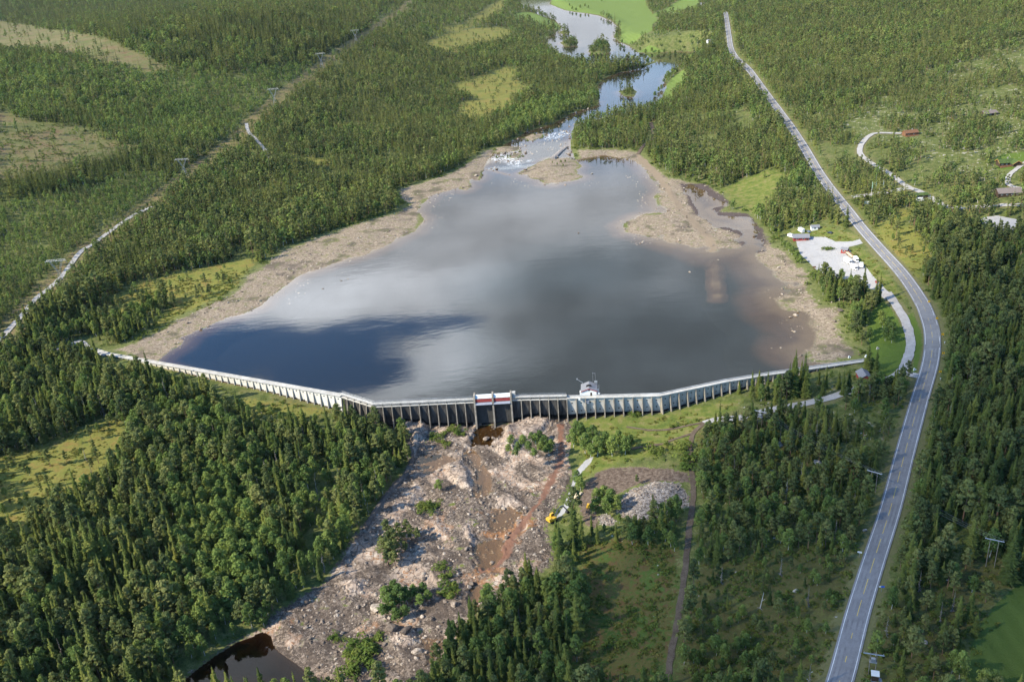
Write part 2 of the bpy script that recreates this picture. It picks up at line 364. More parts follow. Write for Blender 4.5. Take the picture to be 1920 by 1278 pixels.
def land_z(x, y, s=None, rd=None, fine=True):
    x = np.asarray(x, float); y = np.asarray(y, float)
    z = base_z(x, y)
    if s is None: s = sd_all(x, y)
    if rd is None: rd = road_dist(x, y)
    up = dam_side(x, y)
    n1 = fnoise(x, y, 45, 4) - .5
    n2 = fnoise(x + 500, y, 7, 3) - .5
    rough = sm(1, 12, rd)
    if fine:
        z = z + rough * (n1 * 2.4 * sm(300, 900, np.hypot(x, y)) + n2 * .5)
    # reservoir shore and bed
    d = -s['lake']
    upm = sm(1.4, 3.2, up)
    shal = 1 - .74 * sm(70, 150, x + (y - 560) * .10) * sm(395, 470, y) * sm(830, 700, y)
    nsh = fnoise(x + 11, y, 13, 4) - .5
    shore = .03 + .05 * np.maximum(d, 0) + 1.5 * nsh * (.25 + .75 * sm(-2, 10, d))
    shore_mix = sm(10, 70, d)
    zl = shore * (1 - shore_mix) + np.maximum(z, .9) * shore_mix
    zl = np.where(d < 0, -np.minimum((.05 * -d + .0035 * d * d) * shal, 5.0) * (.65 + .7 * fnoise(x, y, 60, 3)) + 1.5 * nsh * .25 * np.exp(-np.maximum(-d, 0) / 14) + .03, zl)
    cz_ = sdist(x, y, SUNK_W, 12)
    zl = np.where((d < 0) & (cz_ > -6), np.maximum(zl, -.38 - .16 * np.maximum(-cz_, 0) - .5 * (vnoise(x, y, 7) - .5)), zl)
    z = z * (1 - upm) + zl * upm
    # river
    d = -s['river']; lv = river_level(x, y)
    zr = lv + .03 + .12 * np.maximum(d, 0)
    m = (d < 40) & (y > Y_RAP0 - 40) & (up > 0)
    zr = np.where(d < 0, lv - np.minimum(.12 * -d, 2.0), zr * (1 - sm(4, 40, d)) + z * sm(4, 40, d))
    z = np.where(m, np.where((s['lake'] > 0) & (d > 0), z, zr), z)
    # dry river bed below the dam: slabs and cracks
    b = sm(-4, 6, s['bed']) * (1 - upm)
    if fine:
        rg = 1 - np.abs(2 * fnoise(x * .8 + y * .6, (y * .8 - x * .6) * .55, 16, 4) - 1)
        rk = (rg - .60) * 6.5 + (np.floor(fnoise(x + 90, y, 10, 2) * 6) / 6 - .5) * 1.8 + (fnoise(x, y + 40, 3, 2) - .5) * .6
        z = z + b * rk * .5
        # bank of the bed
        z = z - 1.2 * sm(-6, 1, s['bed']) * sm(6, -1, s['bed']) * 0
    if fine:
        for q, hh in OUTCROP_W:
            od = sdist(x, y, q, 10) + (fnoise(x, y, 5, 2) - .5) * 2.5
            z = z + sm(-1.2, 3.5, od) * hh * (.55 + .9 * np.abs(fnoise(x * .5 + y * .3, y * .5 - x * .3, 5, 3) - .2))
    for poly, lz in BEDPOOL_W:
        pd = sdist(x, y, poly, 20) + (fnoise(x, y, 6, 3) - .5) * 5.0
        k = sm(-3, 1.0, pd)
        z = z * (1 - k) + np.where(pd > 0, lz - np.minimum(.25 * pd, .8) + .25 * (fnoise(x, y, 5, 2) - .5), np.maximum(lz + .05, np.minimum(z, lz + .6))) * k
    pd = s['pond']
    k = sm(-14, 0, pd)
    z = z * (1 - k) + np.where(pd > 0, -15.6 - np.minimum(.2 * pd, 1.6), np.maximum(-15.55 + .12 * -pd, np.minimum(z, -15.5 + .35 * -pd))) * k
    # heap of blasted stone
    for q in RUB_W[:2]:
        h = sdist(x, y, q, 10)
        z = z + sm(-1, 9, h) * (2.2 + 2.0 * (fnoise(x, y, 7, 3) - .4))
    return z

def wflat(x, y): return None
_s = sd_all(GX, GY); _rd = road_dist(GX, GY)
GZ = land_z(GX, GY, _s, _rd)
_bz = base_z(GX, GY)

def cls(polys, soft, conv=wt, far=None):
    w = np.zeros(GSH, np.float32)
    for p in polys:
        q = conv(p) if not isinstance(p, np.ndarray) else p
        w = np.maximum(w, np.clip(.5 + sdist(GX, GY, q, soft * 1.2) / (2 * soft), 0, 1))
    return w
ATT = {}
ATT['mire'] = np.maximum(cls(MIRE[:3], 9), np.maximum(cls(MIRE[3:7], 22), cls(MIRE[7:], 12)))
ATT['cut'] = cls(CUT, 22)
ATT['field'] = cls(FIELD, 9)
ATT['ley'] = cls(FIELD2, 3)
ATT['lawn'] = cls(LAWN, 2.5)
ATT['grass'] = cls(GRASS, 5)
ATT['soil'] = cls(SOIL, 2.5)
ATT['rubble'] = cls(RUBBLE, 3)
ATT['meadow'] = cls(MEADOW, 8)
ATT['heath'] = cls(HEATH, 14)
ATT['pale'] = cls(PALE, 25)
ATT['gravel'] = cls(GRAVEL, 1.2)
ATT['redwet'] = cls(REDWET, 2.5, lambda p: wz(p, -13))
ATT['causeway'] = cls(CAUSEWAY, 4, w0)
_st = seg_dist(GX, GY, smooth_line(wt(STRIPLINE), 25), False)
ATT['strip'] = np.clip(.5 + (11 - _st) / 12, 0, 1)
ATT['verge'] = np.clip(1 - road_dist(GX, GY, ('road', 'side_road', 'cabin_road', 'dam_road')) / 6, 0, 1)
_up = dam_side(GX, GY)
shore_w = np.zeros(GSH)
for p in SHORE:
    shore_w = np.maximum(shore_w, np.clip(.5 + sdist(GX, GY, w0(p), 12) / 14, 0, 1))
shore_w = np.maximum(shore_w, np.clip(.5 + _s['lake'] / 6 + .2, 0, 1))
for q in [ISLE_W] + BARS_W:
    shore_w = np.maximum(shore_w, np.clip(.8 + sdist(GX, GY, q, 8) / 6, 0, 1))
ATT['shore'] = shore_w * (_up > -.8)
ATT['mud'] = cls([[(1275,345),(1320,345),(1368,378),(1350,397),(1402,402),(1428,428),(1436,472),(1392,474),(1386,442),(1335,422),(1300,398)]], 5, w0)
ATT['slab'] = cls([q for q, h in OUTCROP_W], 2.5)
ATT['bed'] = np.clip(.5 + np.maximum(_s['bed'], _s['pond']) / 8, 0, 1) * (_up <= .5)
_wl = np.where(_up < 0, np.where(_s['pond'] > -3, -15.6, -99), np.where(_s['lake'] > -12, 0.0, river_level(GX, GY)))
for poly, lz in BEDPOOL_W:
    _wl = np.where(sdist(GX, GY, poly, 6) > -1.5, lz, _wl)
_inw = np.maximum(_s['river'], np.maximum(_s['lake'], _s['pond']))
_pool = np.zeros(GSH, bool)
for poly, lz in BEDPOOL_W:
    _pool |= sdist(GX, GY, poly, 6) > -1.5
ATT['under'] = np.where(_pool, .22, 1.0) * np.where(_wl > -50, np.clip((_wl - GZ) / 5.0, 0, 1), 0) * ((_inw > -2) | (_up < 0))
# ------------------------------------------------------------------ materials
class NT:
    def __init__(s, name, world=None):
        if world is None:
            s.m = bpy.data.materials.new(name); s.m.use_nodes = True; s.t = s.m.node_tree
        else:
            s.m = world; s.t = world.node_tree
        s.t.nodes.clear()
    def n(s, typ, ins=None, **kw):
        nd = s.t.nodes.new(typ)
        for k, v in kw.items(): setattr(nd, k, v)
        for k, v in (ins or {}).items():
            s.set(nd.inputs[k], v)
        return nd
    def set(s, sock, v):
        if isinstance(v, bpy.types.NodeSocket): s.t.links.new(v, sock)
        elif isinstance(v, (tuple, list)) and sock.type == 'RGBA' and len(v) == 3: sock.default_value = (*v, 1)
        else: sock.default_value = v
    def pos(s): return s.n('ShaderNodeNewGeometry').outputs['Position']
    def noise(s, scale, detail=3, rough=.55, vec=None, dist=0.0):
        return s.n('ShaderNodeTexNoise', {'Vector': vec if vec is not None else s.pos(), 'Scale': scale, 'Detail': detail, 'Roughness': rough, 'Distortion': dist}).outputs['Fac']
    def math(s, op, a, b=0.0, c=0.0, clamp=False):
        nd = s.n('ShaderNodeMath', operation=op, use_clamp=clamp)
        s.set(nd.inputs[0], a); s.set(nd.inputs[1], b); s.set(nd.inputs[2], c)
        return nd.outputs[0]
    def ramp(s, x, a, b, lo=0.0, hi=1.0, smooth=True):
        return s.n('ShaderNodeMapRange', {'Value': x, 'From Min': a, 'From Max': b, 'To Min': lo, 'To Max': hi}, interpolation_type='SMOOTHSTEP' if smooth else 'LINEAR').outputs['Result']
    def mix(s, f, a, b, blend='MIX'):
        nd = s.n('ShaderNodeMix', data_type='RGBA', blend_type=blend)
        s.set(nd.inputs[0], f); s.set(nd.inputs[6], a); s.set(nd.inputs[7], b)
        return nd.outputs[2]
    def attr(s, name): return s.n('ShaderNodeAttribute', attribute_name=name).outputs['Fac']
    def bump(s, h, strength=.5, dist=1.0):
        return s.n('ShaderNodeBump', {'Height': h, 'Strength': strength, 'Distance': dist}).outputs['Normal']
    def out(s, shader, vol=False):
        o = s.n('ShaderNodeOutputMaterial')
        s.t.links.new(shader, o.inputs['Volume' if vol else 'Surface'])
        return s.m

def plain(name, col, rough=.7, var=.25, scale=.6, metal=0.0, spec=.3, bump=0.0, col2=None):
    """paint, concrete, wood ...: a base colour broken up by two noises"""
    t = NT(name)
    o = t.n('ShaderNodeTexCoord').outputs['Object']
    a = t.noise(scale, 4, .6, o); b = t.noise(scale * 7, 3, .6, o)
    f = t.math('ADD', t.math('MULTIPLY', a, .6), t.math('MULTIPLY', b, .4))
    c2 = col2 or tuple(c * (1 - var) for c in col); c1 = tuple(min(1, c * (1 + var * .6)) for c in col)
    c = t.mix(t.ramp(f, .32, .68), c2, c1)
    ins = {'Base Color': c, 'Roughness': rough, 'Metallic': metal, 'Specular IOR Level': spec}
    if bump: ins['Normal'] = t.bump(b, bump, .1)
    return t.out(t.n('ShaderNodeBsdfPrincipled', ins).outputs[0])

def ground_material():
    t = NT('ground_cover')
    p = t.pos()
    n60, n20, n6, n2, n05 = t.noise(1 / 60, 3), t.noise(1 / 18, 4), t.noise(1 / 5, 4, .6), t.noise(1 / 1.6, 3, .65), t.noise(1.9, 3, .7)
    jit = t.math('ADD', t.math('MULTIPLY', t.math('SUBTRACT', n20, .5), .55), t.math('MULTIPLY', t.math('SUBTRACT', n2, .5), .75))
    def mask(a, lo=.42, hi=.58, amt=1.5):
        return t.ramp(t.math('ADD', t.attr(a), t.math('MULTIPLY', jit, amt)), lo, hi)
    def three(f, a, b, c, lo=.36, mid=.5, hi=.64):
        return t.mix(t.ramp(f, mid, hi), t.mix(t.ramp(f, lo, mid), a, b), c)
    fine = t.math('ADD', t.math('MULTIPLY', n2, .5), t.math('MULTIPLY', n05, .5))
    # heath and moss of the forest floor
    c = three(n6, (.075, .095, .026), (.125, .145, .042), (.19, .185, .07))
    c = t.mix(t.ramp(fine, .40, .62, 0, .75), c, (.055, .07, .02))
    c = t.mix(t.ramp(n20, .55, .7, 0, .6), c, (.14, .125, .055))
    # pale lichen rock showing through the heath
    pale = t.math('MULTIPLY', t.ramp(t.math('ADD', n6, t.math('MULTIPLY', n2, .5)), .86, .96), mask('pale', .3, .7))
    c = t.mix(pale, c, t.mix(n05, (.27, .245, .205), (.52, .49, .44)))
    heath = three(t.math('ADD', t.math('MULTIPLY', n20, .5), t.math('MULTIPLY', n2, .5)), (.055, .078, .018), (.095, .085, .03), (.12, .125, .035))
    c = t.mix(mask('heath'), c, heath)
    mead = three(t.math('ADD', t.math('MULTIPLY', n20, .55), t.math('MULTIPLY', n2, .45)), (.045, .08, .016), (.115, .095, .03), (.07, .11, .022), .40, .5, .60)
    mead = t.mix(t.ramp(n6, .52, .62, 0, .8), mead, (.125, .075, .032))
    c = t.mix(mask('meadow'), c, mead)
    strip = three(n6, (.085, .085, .03), (.19, .165, .065), (.22, .15, .085))
    strip = t.mix(t.ramp(fine, .5, .64), strip, (.05, .055, .022))
    c = t.mix(mask('strip', .4, .6), c, strip)
    cut = three(t.math('ADD', t.math('MULTIPLY', n20, .6), t.math('MULTIPLY', n2, .4)), (.16, .095, .055), (.175, .145, .066), (.14, .15, .05))
    cut = t.mix(t.ramp(fine, .55, .68), cut, (.09, .06, .035))
    cut = t.mix(t.ramp(n05, .68, .74), cut, (.42, .38, .33))
    cut = t.mix(t.ramp(t.math('ADD', t.math('MULTIPLY', n60, .5), t.math('MULTIPLY', n6, .5)), .47, .56, 0, .8), cut, t.mix(n2, (.075, .095, .028), (.13, .14, .045)))
    c = t.mix(mask('cut'), c, cut)
    mire = three(t.math('ADD', t.math('MULTIPLY', n20, .5), t.math('MULTIPLY', n6, .5)), (.125, .15, .03), (.185, .18, .042), (.215, .155, .045))
    mire = t.mix(t.ramp(n2, .5, .68, 0, .6), mire, (.13, .12, .03))
    c = t.mix(mask('mire'), c, mire)
    grass = three(n6, (.085, .115, .024), (.13, .15, .034), (.185, .165, .06))
    grass = t.mix(t.ramp(fine, .48, .66, 0, .6), grass, (.09, .11, .02))
    c = t.mix(mask('verge', .45, .75), c, t.mix(n2, (.11, .12, .04), (.18, .155, .075)))
    c = t.mix(mask('grass'), c, grass)
    c = t.mix(mask('lawn'), c, t.mix(n6, (.07, .115, .018), (.105, .15, .026)))
    wv = t.n('ShaderNodeTexWave', {'Vector': p, 'Scale': .045, 'Distortion': 5.0, 'Detail': 2.0, 'Detail Scale': .4}).outputs['Fac']
    field = t.mix(t.math('ADD', t.math('MULTIPLY', wv, .45), t.math('MULTIPLY', n20, .55)), (.10, .152, .028), (.145, .195, .05))
    c = t.mix(mask('field', .45, .55, .5), c, field)
    c = t.mix(mask('ley', .45, .55, .5), c, t.mix(t.math('ADD', t.math('MULTIPLY', wv, .4), t.math('MULTIPLY', n20, .6)), (.055, .088, .018), (.085, .125, .028)))
    soil = three(n2, (.07, .05, .038), (.12, .088, .066), (.17, .13, .10))
    c = t.mix(mask('soil'), c, soil)
    grav = t.mix(fine, (.30, .29, .285), (.42, .41, .40))
    c = t.mix(mask('gravel', .45, .6, .9), c, t.mix(t.ramp(n6, .5, .7, 0, .35), grav, (.26, .245, .225)))
    # lake shore: tan gravel, stones and sparse green
    vor = t.n('ShaderNodeTexVoronoi', {'Vector': p, 'Scale': .95}).outputs
    vcol = t.n('ShaderNodeSeparateColor', {'Color': vor['Color']}).outputs[0]
    vfine = t.n('ShaderNodeSeparateColor', {'Color': t.n('ShaderNodeTexVoronoi', {'Vector': p, 'Scale': 2.6}).outputs['Color']}).outputs[0]
    st = t.math('ADD', t.math('MULTIPLY', vcol, .45), t.math('MULTIPLY', vfine, .55))
    shore = three(t.math('ADD', t.math('MULTIPLY', st, .4), t.math('MULTIPLY', fine, .6)), (.145, .11, .078), (.25, .196, .138), (.37, .30, .225), .33, .5, .67)
    shore = t.mix(t.ramp(n20, .53, .64, 0, .5), shore, t.mix(n2, (.12, .10, .06), (.19, .155, .095)))
    shore = t.mix(t.ramp(t.math('ADD', n20, t.math('MULTIPLY', n2, .25)), .70, .80, 0, .8), shore, t.mix(n2, (.095, .115, .03), (.17, .17, .06)))
    shore = t.mix(t.ramp(n6, .62, .75, 0, .6), shore, (.13, .095, .075))
    shore = t.mix(t.ramp(t.math('ADD', t.math('MULTIPLY', n20, .6), t.math('MULTIPLY', n60, .4)), .53, .60, 0, .75), shore, t.mix(n2, (.075, .06, .052), (.14, .11, .088)))
    sh_a = t.attr('shore')
    shore = t.mix(t.math('MULTIPLY', t.ramp(t.math('ADD', sh_a, t.math('MULTIPLY', t.math('SUBTRACT', n6, .5), 1.1)), 1.0, .70), .85), shore, t.mix(n2, (.085, .115, .028), (.165, .175, .05)))
    c = t.mix(mask('shore', .4, .6, 2.4), c, shore)
    c = t.mix(mask('causeway', .4, .6), c, t.mix(fine, (.18, .135, .09), (.30, .235, .165)))
    c = t.mix(mask('mud', .4, .6), c, t.mix(n6, (.055, .042, .042), (.12, .092, .078)))
    # river bed rock: pinkish grey slabs, dark joints, rust
    rock = three(t.math('ADD', t.math('MULTIPLY', n6, .5), t.math('MULTIPLY', st, .5)), (.045, .036, .029), (.13, .10, .078), (.265, .21, .165), .34, .5, .66)
    rock = t.mix(t.ramp(n2, .52, .64, 0, .65), rock, (.072, .056, .046))
    rock = t.mix(t.ramp(t.math('ADD', n20, t.math('MULTIPLY', n6, .4)), .74, .60, 0, .55), rock, (.08, .06, .047))
    rock = t.mix(t.ramp(t.math('ADD', t.math('MULTIPLY', n20, .6), t.math('MULTIPLY', n60, .4)), .53, .62, 0, .7), rock, t.mix(n2, (.20, .152, .118), (.36, .28, .215)))
    rock = t.mix(t.ramp(t.math('ADD', n20, t.math('MULTIPLY', n05, .15)), .64, .72, 0, .85), rock, (.27, .125, .05))
    rock = t.mix(t.math('MULTIPLY', t.ramp(n6, .60, .68), t.ramp(n60, .5, .42)), rock, (.12, .135, .035))
    slab = three(t.math('ADD', t.math('MULTIPLY', n6, .6), t.math('MULTIPLY', n05, .4)), (.20, .15, .118), (.345, .265, .205), (.48, .405, .335), .36, .5, .64)
    crk = t.n('ShaderNodeTexVoronoi', {'Vector': p, 'Scale': .22}, feature='DISTANCE_TO_EDGE').outputs['Distance']
    slab = t.mix(t.ramp(crk, .06, .0, 0, .8), slab, (.06, .048, .042))
    slabm = t.math('MAXIMUM', mask('slab', .4, .6), t.ramp(t.math('ADD', t.math('MULTIPLY', n20, .7), t.math('MULTIPLY', n60, .3)), .53, .585))
    rock = t.mix(t.math('MULTIPLY', slabm, t.ramp(n2, .68, .5)), rock, slab)
    c = t.mix(mask('bed', .45, .55, .6), c, rock)
    c = t.mix(mask('redwet', .46, .70, 1.6), c, t.mix(n6, (.135, .062, .040), (.20, .115, .08)))
    rub = three(st, (.09, .078, .07), (.20, .175, .155), (.33, .29, .26), .2, .5, .8)
    c = t.mix(mask('rubble'), c, rub)
    # lake and river bed: sand, colour darkened with depth for light the water absorbs
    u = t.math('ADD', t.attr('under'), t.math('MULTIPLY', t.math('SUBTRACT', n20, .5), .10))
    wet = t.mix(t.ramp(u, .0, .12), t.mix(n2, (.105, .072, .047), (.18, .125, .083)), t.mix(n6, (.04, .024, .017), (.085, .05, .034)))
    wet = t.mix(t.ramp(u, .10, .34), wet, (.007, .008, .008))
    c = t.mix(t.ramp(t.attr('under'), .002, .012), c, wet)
    rough = .95
    h = t.math('ADD', t.math('MULTIPLY', n2, .6), t.math('MULTIPLY', t.math('ADD', n05, st), .25))
    b = t.n('ShaderNodeBsdfPrincipled', {'Base Color': c, 'Roughness': rough, 'Specular IOR Level': .12, 'Normal': t.bump(h, .55, .9)})
    return t.out(b.outputs[0])

def water_material(name, ior=1.44, tint=(.90, .86, .76), wave=1.0, foam=False, stream=False):
    t = NT(name)
    p = t.pos()
    def stretched(sx, sy, sc, d=3):
        v = t.n('ShaderNodeMapping', {'Vector': p, 'Scale': (sx, sy, 1), 'Rotation': (0, 0, .12)}).outputs[0]
        return t.noise(sc, d, .6, v)
    small = stretched(.55, 1.0, .22, 4); big = stretched(.5, 1.0, .05, 2); patch = t.noise(1 / 130, 3, .6)
    wind = t.ramp(patch, .38, .66, .25, 1.0)
    h = t.math('MULTIPLY', t.math('ADD', t.math('MULTIPLY', small, .035), t.math('MULTIPLY', big, .05)), t.math('MULTIPLY', wind, wave))
    nor = t.bump(h, 1.0, 1.0)
    # from below the light simply passes out of, or into, the water
    f = t.math('MULTIPLY', t.n('ShaderNodeFresnel', {'IOR': ior, 'Normal': nor}).outputs[0], t.math('SUBTRACT', 1.0, t.n('ShaderNodeNewGeometry').outputs['Backfacing']))
    g = t.n('ShaderNodeBsdfGlossy', {'Color': (1, 1, 1), 'Roughness': .035, 'Normal': nor}).outputs[0]
    tr = t.n('ShaderNodeBsdfTransparent', {'Color': tint}).outputs[0]
    mx = t.n('ShaderNodeMixShader', {0: f, 1: tr, 2: g}).outputs[0]
    if foam:
        fn = t.math('MULTIPLY', t.ramp(t.noise(.35, 5, .75), .50, .62), t.ramp(t.attr('foam'), .15, .75))
        mx = t.n('ShaderNodeMixShader', {0: fn, 1: mx, 2: t.n('ShaderNodeBsdfDiffuse', {'Color': (.82, .84, .85)}).outputs[0]}).outputs[0]
    return t.out(mx)

def grid_mesh(name, keep, Zs, material, atts=(), kind='structure', parent=None):
    """the faces of the ground grid marked in keep (per cell), as one mesh"""
    r, c = np.nonzero(keep)
    W_ = GSH[1]
    quads = np.stack([r * W_ + c, r * W_ + c + 1, (r + 1) * W_ + c + 1, (r + 1) * W_ + c], 1)

    pass
    used, inv = np.unique(quads, return_inverse=True)
    quads = inv.reshape(-1, 4)
    co = np.stack([GX.ravel()[used], GY.ravel()[used], Zs.ravel()[used]], 1).astype(np.float32)
    me = bpy.data.meshes.new(name)
    me.vertices.add(len(co)); me.vertices.foreach_set('co', co.ravel())
    me.loops.add(quads.size); me.loops.foreach_set('vertex_index', quads.ravel().astype(np.int32))
    me.polygons.add(len(quads))
    me.polygons.foreach_set('loop_start', np.arange(0, quads.size, 4, dtype=np.int32))
    me.polygons.foreach_set('loop_total', np.full(len(quads), 4, np.int32))
    me.update(calc_edges=True)
    me.polygons.foreach_set('use_smooth', np.ones(len(quads), bool))
    for a in atts:
        at = me.attributes.new(a, 'FLOAT', 'POINT'); at.data.foreach_set('value', np.asarray(ATT[a], np.float32).ravel()[used])
    me.materials.append(material)
    o = bpy.data.objects.new(name, me); COL.objects.link(o)
    if kind: o['kind'] = kind
    if parent: o.parent = parent
    return o

def cell(a):
    return .25 * (a[:-1, :-1] + a[1:, :-1] + a[:-1, 1:] + a[1:, 1:])

M_GROUND = ground_material()
_names = [k for k in ATT]
_cu = cell(_up); _cl = cell(_s['lake']); _cr = cell(_s['river'])
is_bed = (cell(ATT['bed']) > .5)
is_shore = (cell(ATT['shore']) > .5) & ~is_bed
is_field = (cell(ATT['field']) > .5) & ~is_bed & ~is_shore
is_lot = (cell(ATT['gravel']) > .5)
rest = ~(is_bed | is_shore | is_field | is_lot)
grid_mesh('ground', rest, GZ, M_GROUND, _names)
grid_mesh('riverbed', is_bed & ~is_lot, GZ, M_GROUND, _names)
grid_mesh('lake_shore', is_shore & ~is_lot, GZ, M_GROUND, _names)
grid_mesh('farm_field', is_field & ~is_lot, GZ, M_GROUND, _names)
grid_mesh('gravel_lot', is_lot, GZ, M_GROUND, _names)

# water
FOAM_PX = [([(922,296),(940,291),(965,292),(955,300),(930,302)],1), ([(945,302),(962,297),(978,300),(974,311),(955,308)],1), ([(1020,258),(1040,252),(1062,248),(1068,254),(1045,262),(1025,264)],1),
           ([(982,300),(1000,297),(1005,302),(985,305)],.6), ([(1085,297),(1096,296),(1095,301),(1086,301)],.7)]
ATT['foam'] = np.zeros(GSH)
for q, k in FOAM_PX:
    ATT['foam'] = np.maximum(ATT['foam'], k * np.clip(.6 + sdist(GX, GY, wz(q, .8), 8) / 8, 0, 1))
M_LAKE = water_material('lake_water')
M_RIVER = water_material('river_water', wave=1.3, foam=True)
M_TAIL = water_material('dark_tail_water', ior=1.36, tint=(.30, .25, .20), wave=.3)
M_POOL2 = water_material('shallow_pool_water', ior=1.36, tint=(.86, .76, .62), wave=.06)
M_POOL = water_material('pool_water', ior=1.36, tint=(.50, .42, .28), wave=.3)
grid_mesh('reservoir', (_cl > -26) & (_cu > -.3) & (cell(GY) < Y_RAP0 + 2) & is_shore | (_cl > -9) & (_cr < -6) & (_cu > -.3), np.zeros(GSH), M_LAKE)
grid_mesh('river', (_cr > -9) & (cell(GY) >= Y_RAP0 - 12) & ((_cr > 0) | (cell(GY) > Y_RAP0 + 6)), river_level(GX, GY), M_RIVER, ['foam'])
grid_mesh('tailwater', cell(_s['pond']) > -5, np.full(GSH, -15.6), M_TAIL)
for i, (q, lz) in enumerate(BEDPOOL_W):
    grid_mesh('rock_pool', cell(sdist(GX, GY, q, 8)) > -1.5, np.full(GSH, lz), M_POOL2 if i else M_POOL)

# roads: draped sheets
def ribbon(name, ln, w, material, lift=.10, off=0.0, kind='structure', parent=None, z=None, s0=None, s1=None, jag=0.0):
    ln = np.asarray(ln)[:, :2]
    t = np.gradient(ln, axis=0); t /= np.linalg.norm(t, axis=1)[:, None] + 1e-9
    nrm = np.stack([-t[:, 1], t[:, 0]], 1)
    rows = []
    for k in (-.5, -.17, .17, .5):
        q = ln + nrm * (off + k * w)[..., None] if np.ndim(w) else ln + nrm * (off + k * w)
        if jag and abs(k) == .5: q = q + nrm * (fnoise(q[:, 0], q[:, 1], 3.0, 2) - .5)[:, None] * jag
        rows.append(q)
    V = np.stack(rows, 1)
    cz = base_z(ln[:, 0], ln[:, 1])
    zz = np.maximum(land_z(V[..., 0], V[..., 1], fine=False), cz[:, None] * 0 - 99) + lift + 4e-4 * np.hypot(V[..., 0], V[..., 1])
    n = len(ln)
    verts = np.concatenate([V, zz[..., None]], 2).reshape(-1, 3)
    faces = [(4 * i + j, 4 * i + j + 1, 4 * i + 5 + j, 4 * i + 4 + j) for i in range(n - 1) for j in range(3)]
    me = bpy.data.meshes.new(name); me.from_pydata(verts.tolist(), [], faces); me.update()
    fl = sum(p.normal.z for p in me.polygons)
    if fl < 0: me.flip_normals()
    me.materials.append(material)
    o = bpy.data.objects.new(name, me); COL.objects.link(o)
    if kind: o['kind'] = kind
    if parent: o.parent = parent
    return o

def asphalt():
    t = NT('worn_asphalt')
    n, n2, n3 = t.noise(.12, 4, .6), t.noise(2.5, 3, .7), t.noise(.5, 3)
    f = t.math('ADD', t.math('MULTIPLY', n, .5), t.math('ADD', t.math('MULTIPLY', n2, .25), t.math('MULTIPLY', n3, .25)))
    return t.out(t.n('ShaderNodeBsdfPrincipled', {'Base Color': t.mix(t.ramp(f, .3, .7), (.155, .15, .155), (.255, .25, .25)), 'Roughness': .85, 'Specular IOR Level': .25, 'Normal': t.bump(n2, .2, .05)}).outputs[0])
def gravel_mat(name, a, b):
    t = NT(name)
    n, n2 = t.noise(.3, 4, .6), t.noise(2.2, 3, .7)
    return t.out(t.n('ShaderNodeBsdfPrincipled', {'Base Color': t.mix(t.ramp(t.math('ADD', t.math('MULTIPLY', n, .5), t.math('MULTIPLY', n2, .5)), .35, .65), a, b), 'Roughness': .95, 'Specular IOR Level': .1, 'Normal': t.bump(n2, .4, .1)}).outputs[0])
M_ASPH = asphalt()
M_GRAV = gravel_mat('light_gravel', (.27, .255, .24), (.42, .40, .38))
M_TRACK = gravel_mat('track_gravel', (.075, .054, .038), (.155, .12, .088))
M_WLINE = plain('white_road_paint', (.62, .62, .62), .8, .3, .2)
M_YLINE = plain('yellow_road_paint', (.62, .44, .10), .8, .3, .2)
ln, w = ROAD_W['road']
road = ribbon('road', ln, w, M_ASPH, .12)
wheel = plain('polished_wheel_track', (.185, .18, .186), .75, .3, .08)
for s in (-2.5, -.95, .95, 2.5):
    ribbon('wheel_track', ln, .65, wheel, .1245, s, None, road, jag=.25)
for s in (-1, 1):
    ribbon('edge_line', ln, .22, M_WLINE, .128, s * 3.55, None, road)
_cum = np.concatenate([[0], np.cumsum(np.linalg.norm(np.diff(ln, axis=0), axis=1))])
def road_at(s):
    return np.stack([np.interp(s, _cum, ln[:, 0]), np.interp(s, _cum, ln[:, 1])], 1)
# dashes of the centre line, one mesh
dv, df = [], []
s = 2.0
ybend = ROAD_W['road'][0]
while s < _cum[-1] - 12:
    q = road_at(np.array([s]))[0]
    L, gap = (9.0, 3.5) if PROJ(np.array([[q[0], q[1], 0]]))[0, 1] < 1150 else (3.0, 9.0)
    a = road_at(np.array([s, s + L / 2, s + L]))
    tt = a[2] - a[0]; tt /= np.linalg.norm(tt); nn = np.array([-tt[1], tt[0]]) * .11
    zz = land_z(a[:, 0], a[:, 1], fine=False) + .131 + 4e-4 * np.hypot(a[:, 0], a[:, 1])
    b0 = len(dv)
    for k in range(3):
        dv.append((*(a[k] + nn), zz[k])); dv.append((*(a[k] - nn), zz[k]))
    df += [(b0, b0 + 1, b0 + 3, b0 + 2), (b0 + 2, b0 + 3, b0 + 5, b0 + 4)]
    s += L + gap
me = bpy.data.meshes.new('centre_line'); me.from_pydata(dv, [], df); me.update()
if sum(p.normal.z for p in me.polygons) < 0: me.flip_normals()
me.materials.append(M_YLINE)
o = bpy.data.objects.new('centre_line', me); COL.objects.link(o); o.parent = road
for k in ('side_road', 'cabin_road', 'cabin_drive', 'dam_road', 'dam_turnout', 'left_dam_road', 'powerline_track', 'forest_track'):
    ln2, w2 = ROAD_W[k]
    ribbon({'dam_turnout': 'gravel_turnout', 'left_dam_road': 'gravel_road', 'dam_road': 'gravel_road'}.get(k, k), ln2, w2, M_GRAV, .11 if k != 'dam_turnout' else .115, jag=1.0)
for k in ('track', 'shore_track', 'grass_track', 'grass_track_b'):
    ln2, w2 = ROAD_W[k]
    ribbon('dirt_track', ln2, w2, M_TRACK, .10, jag=1.2)

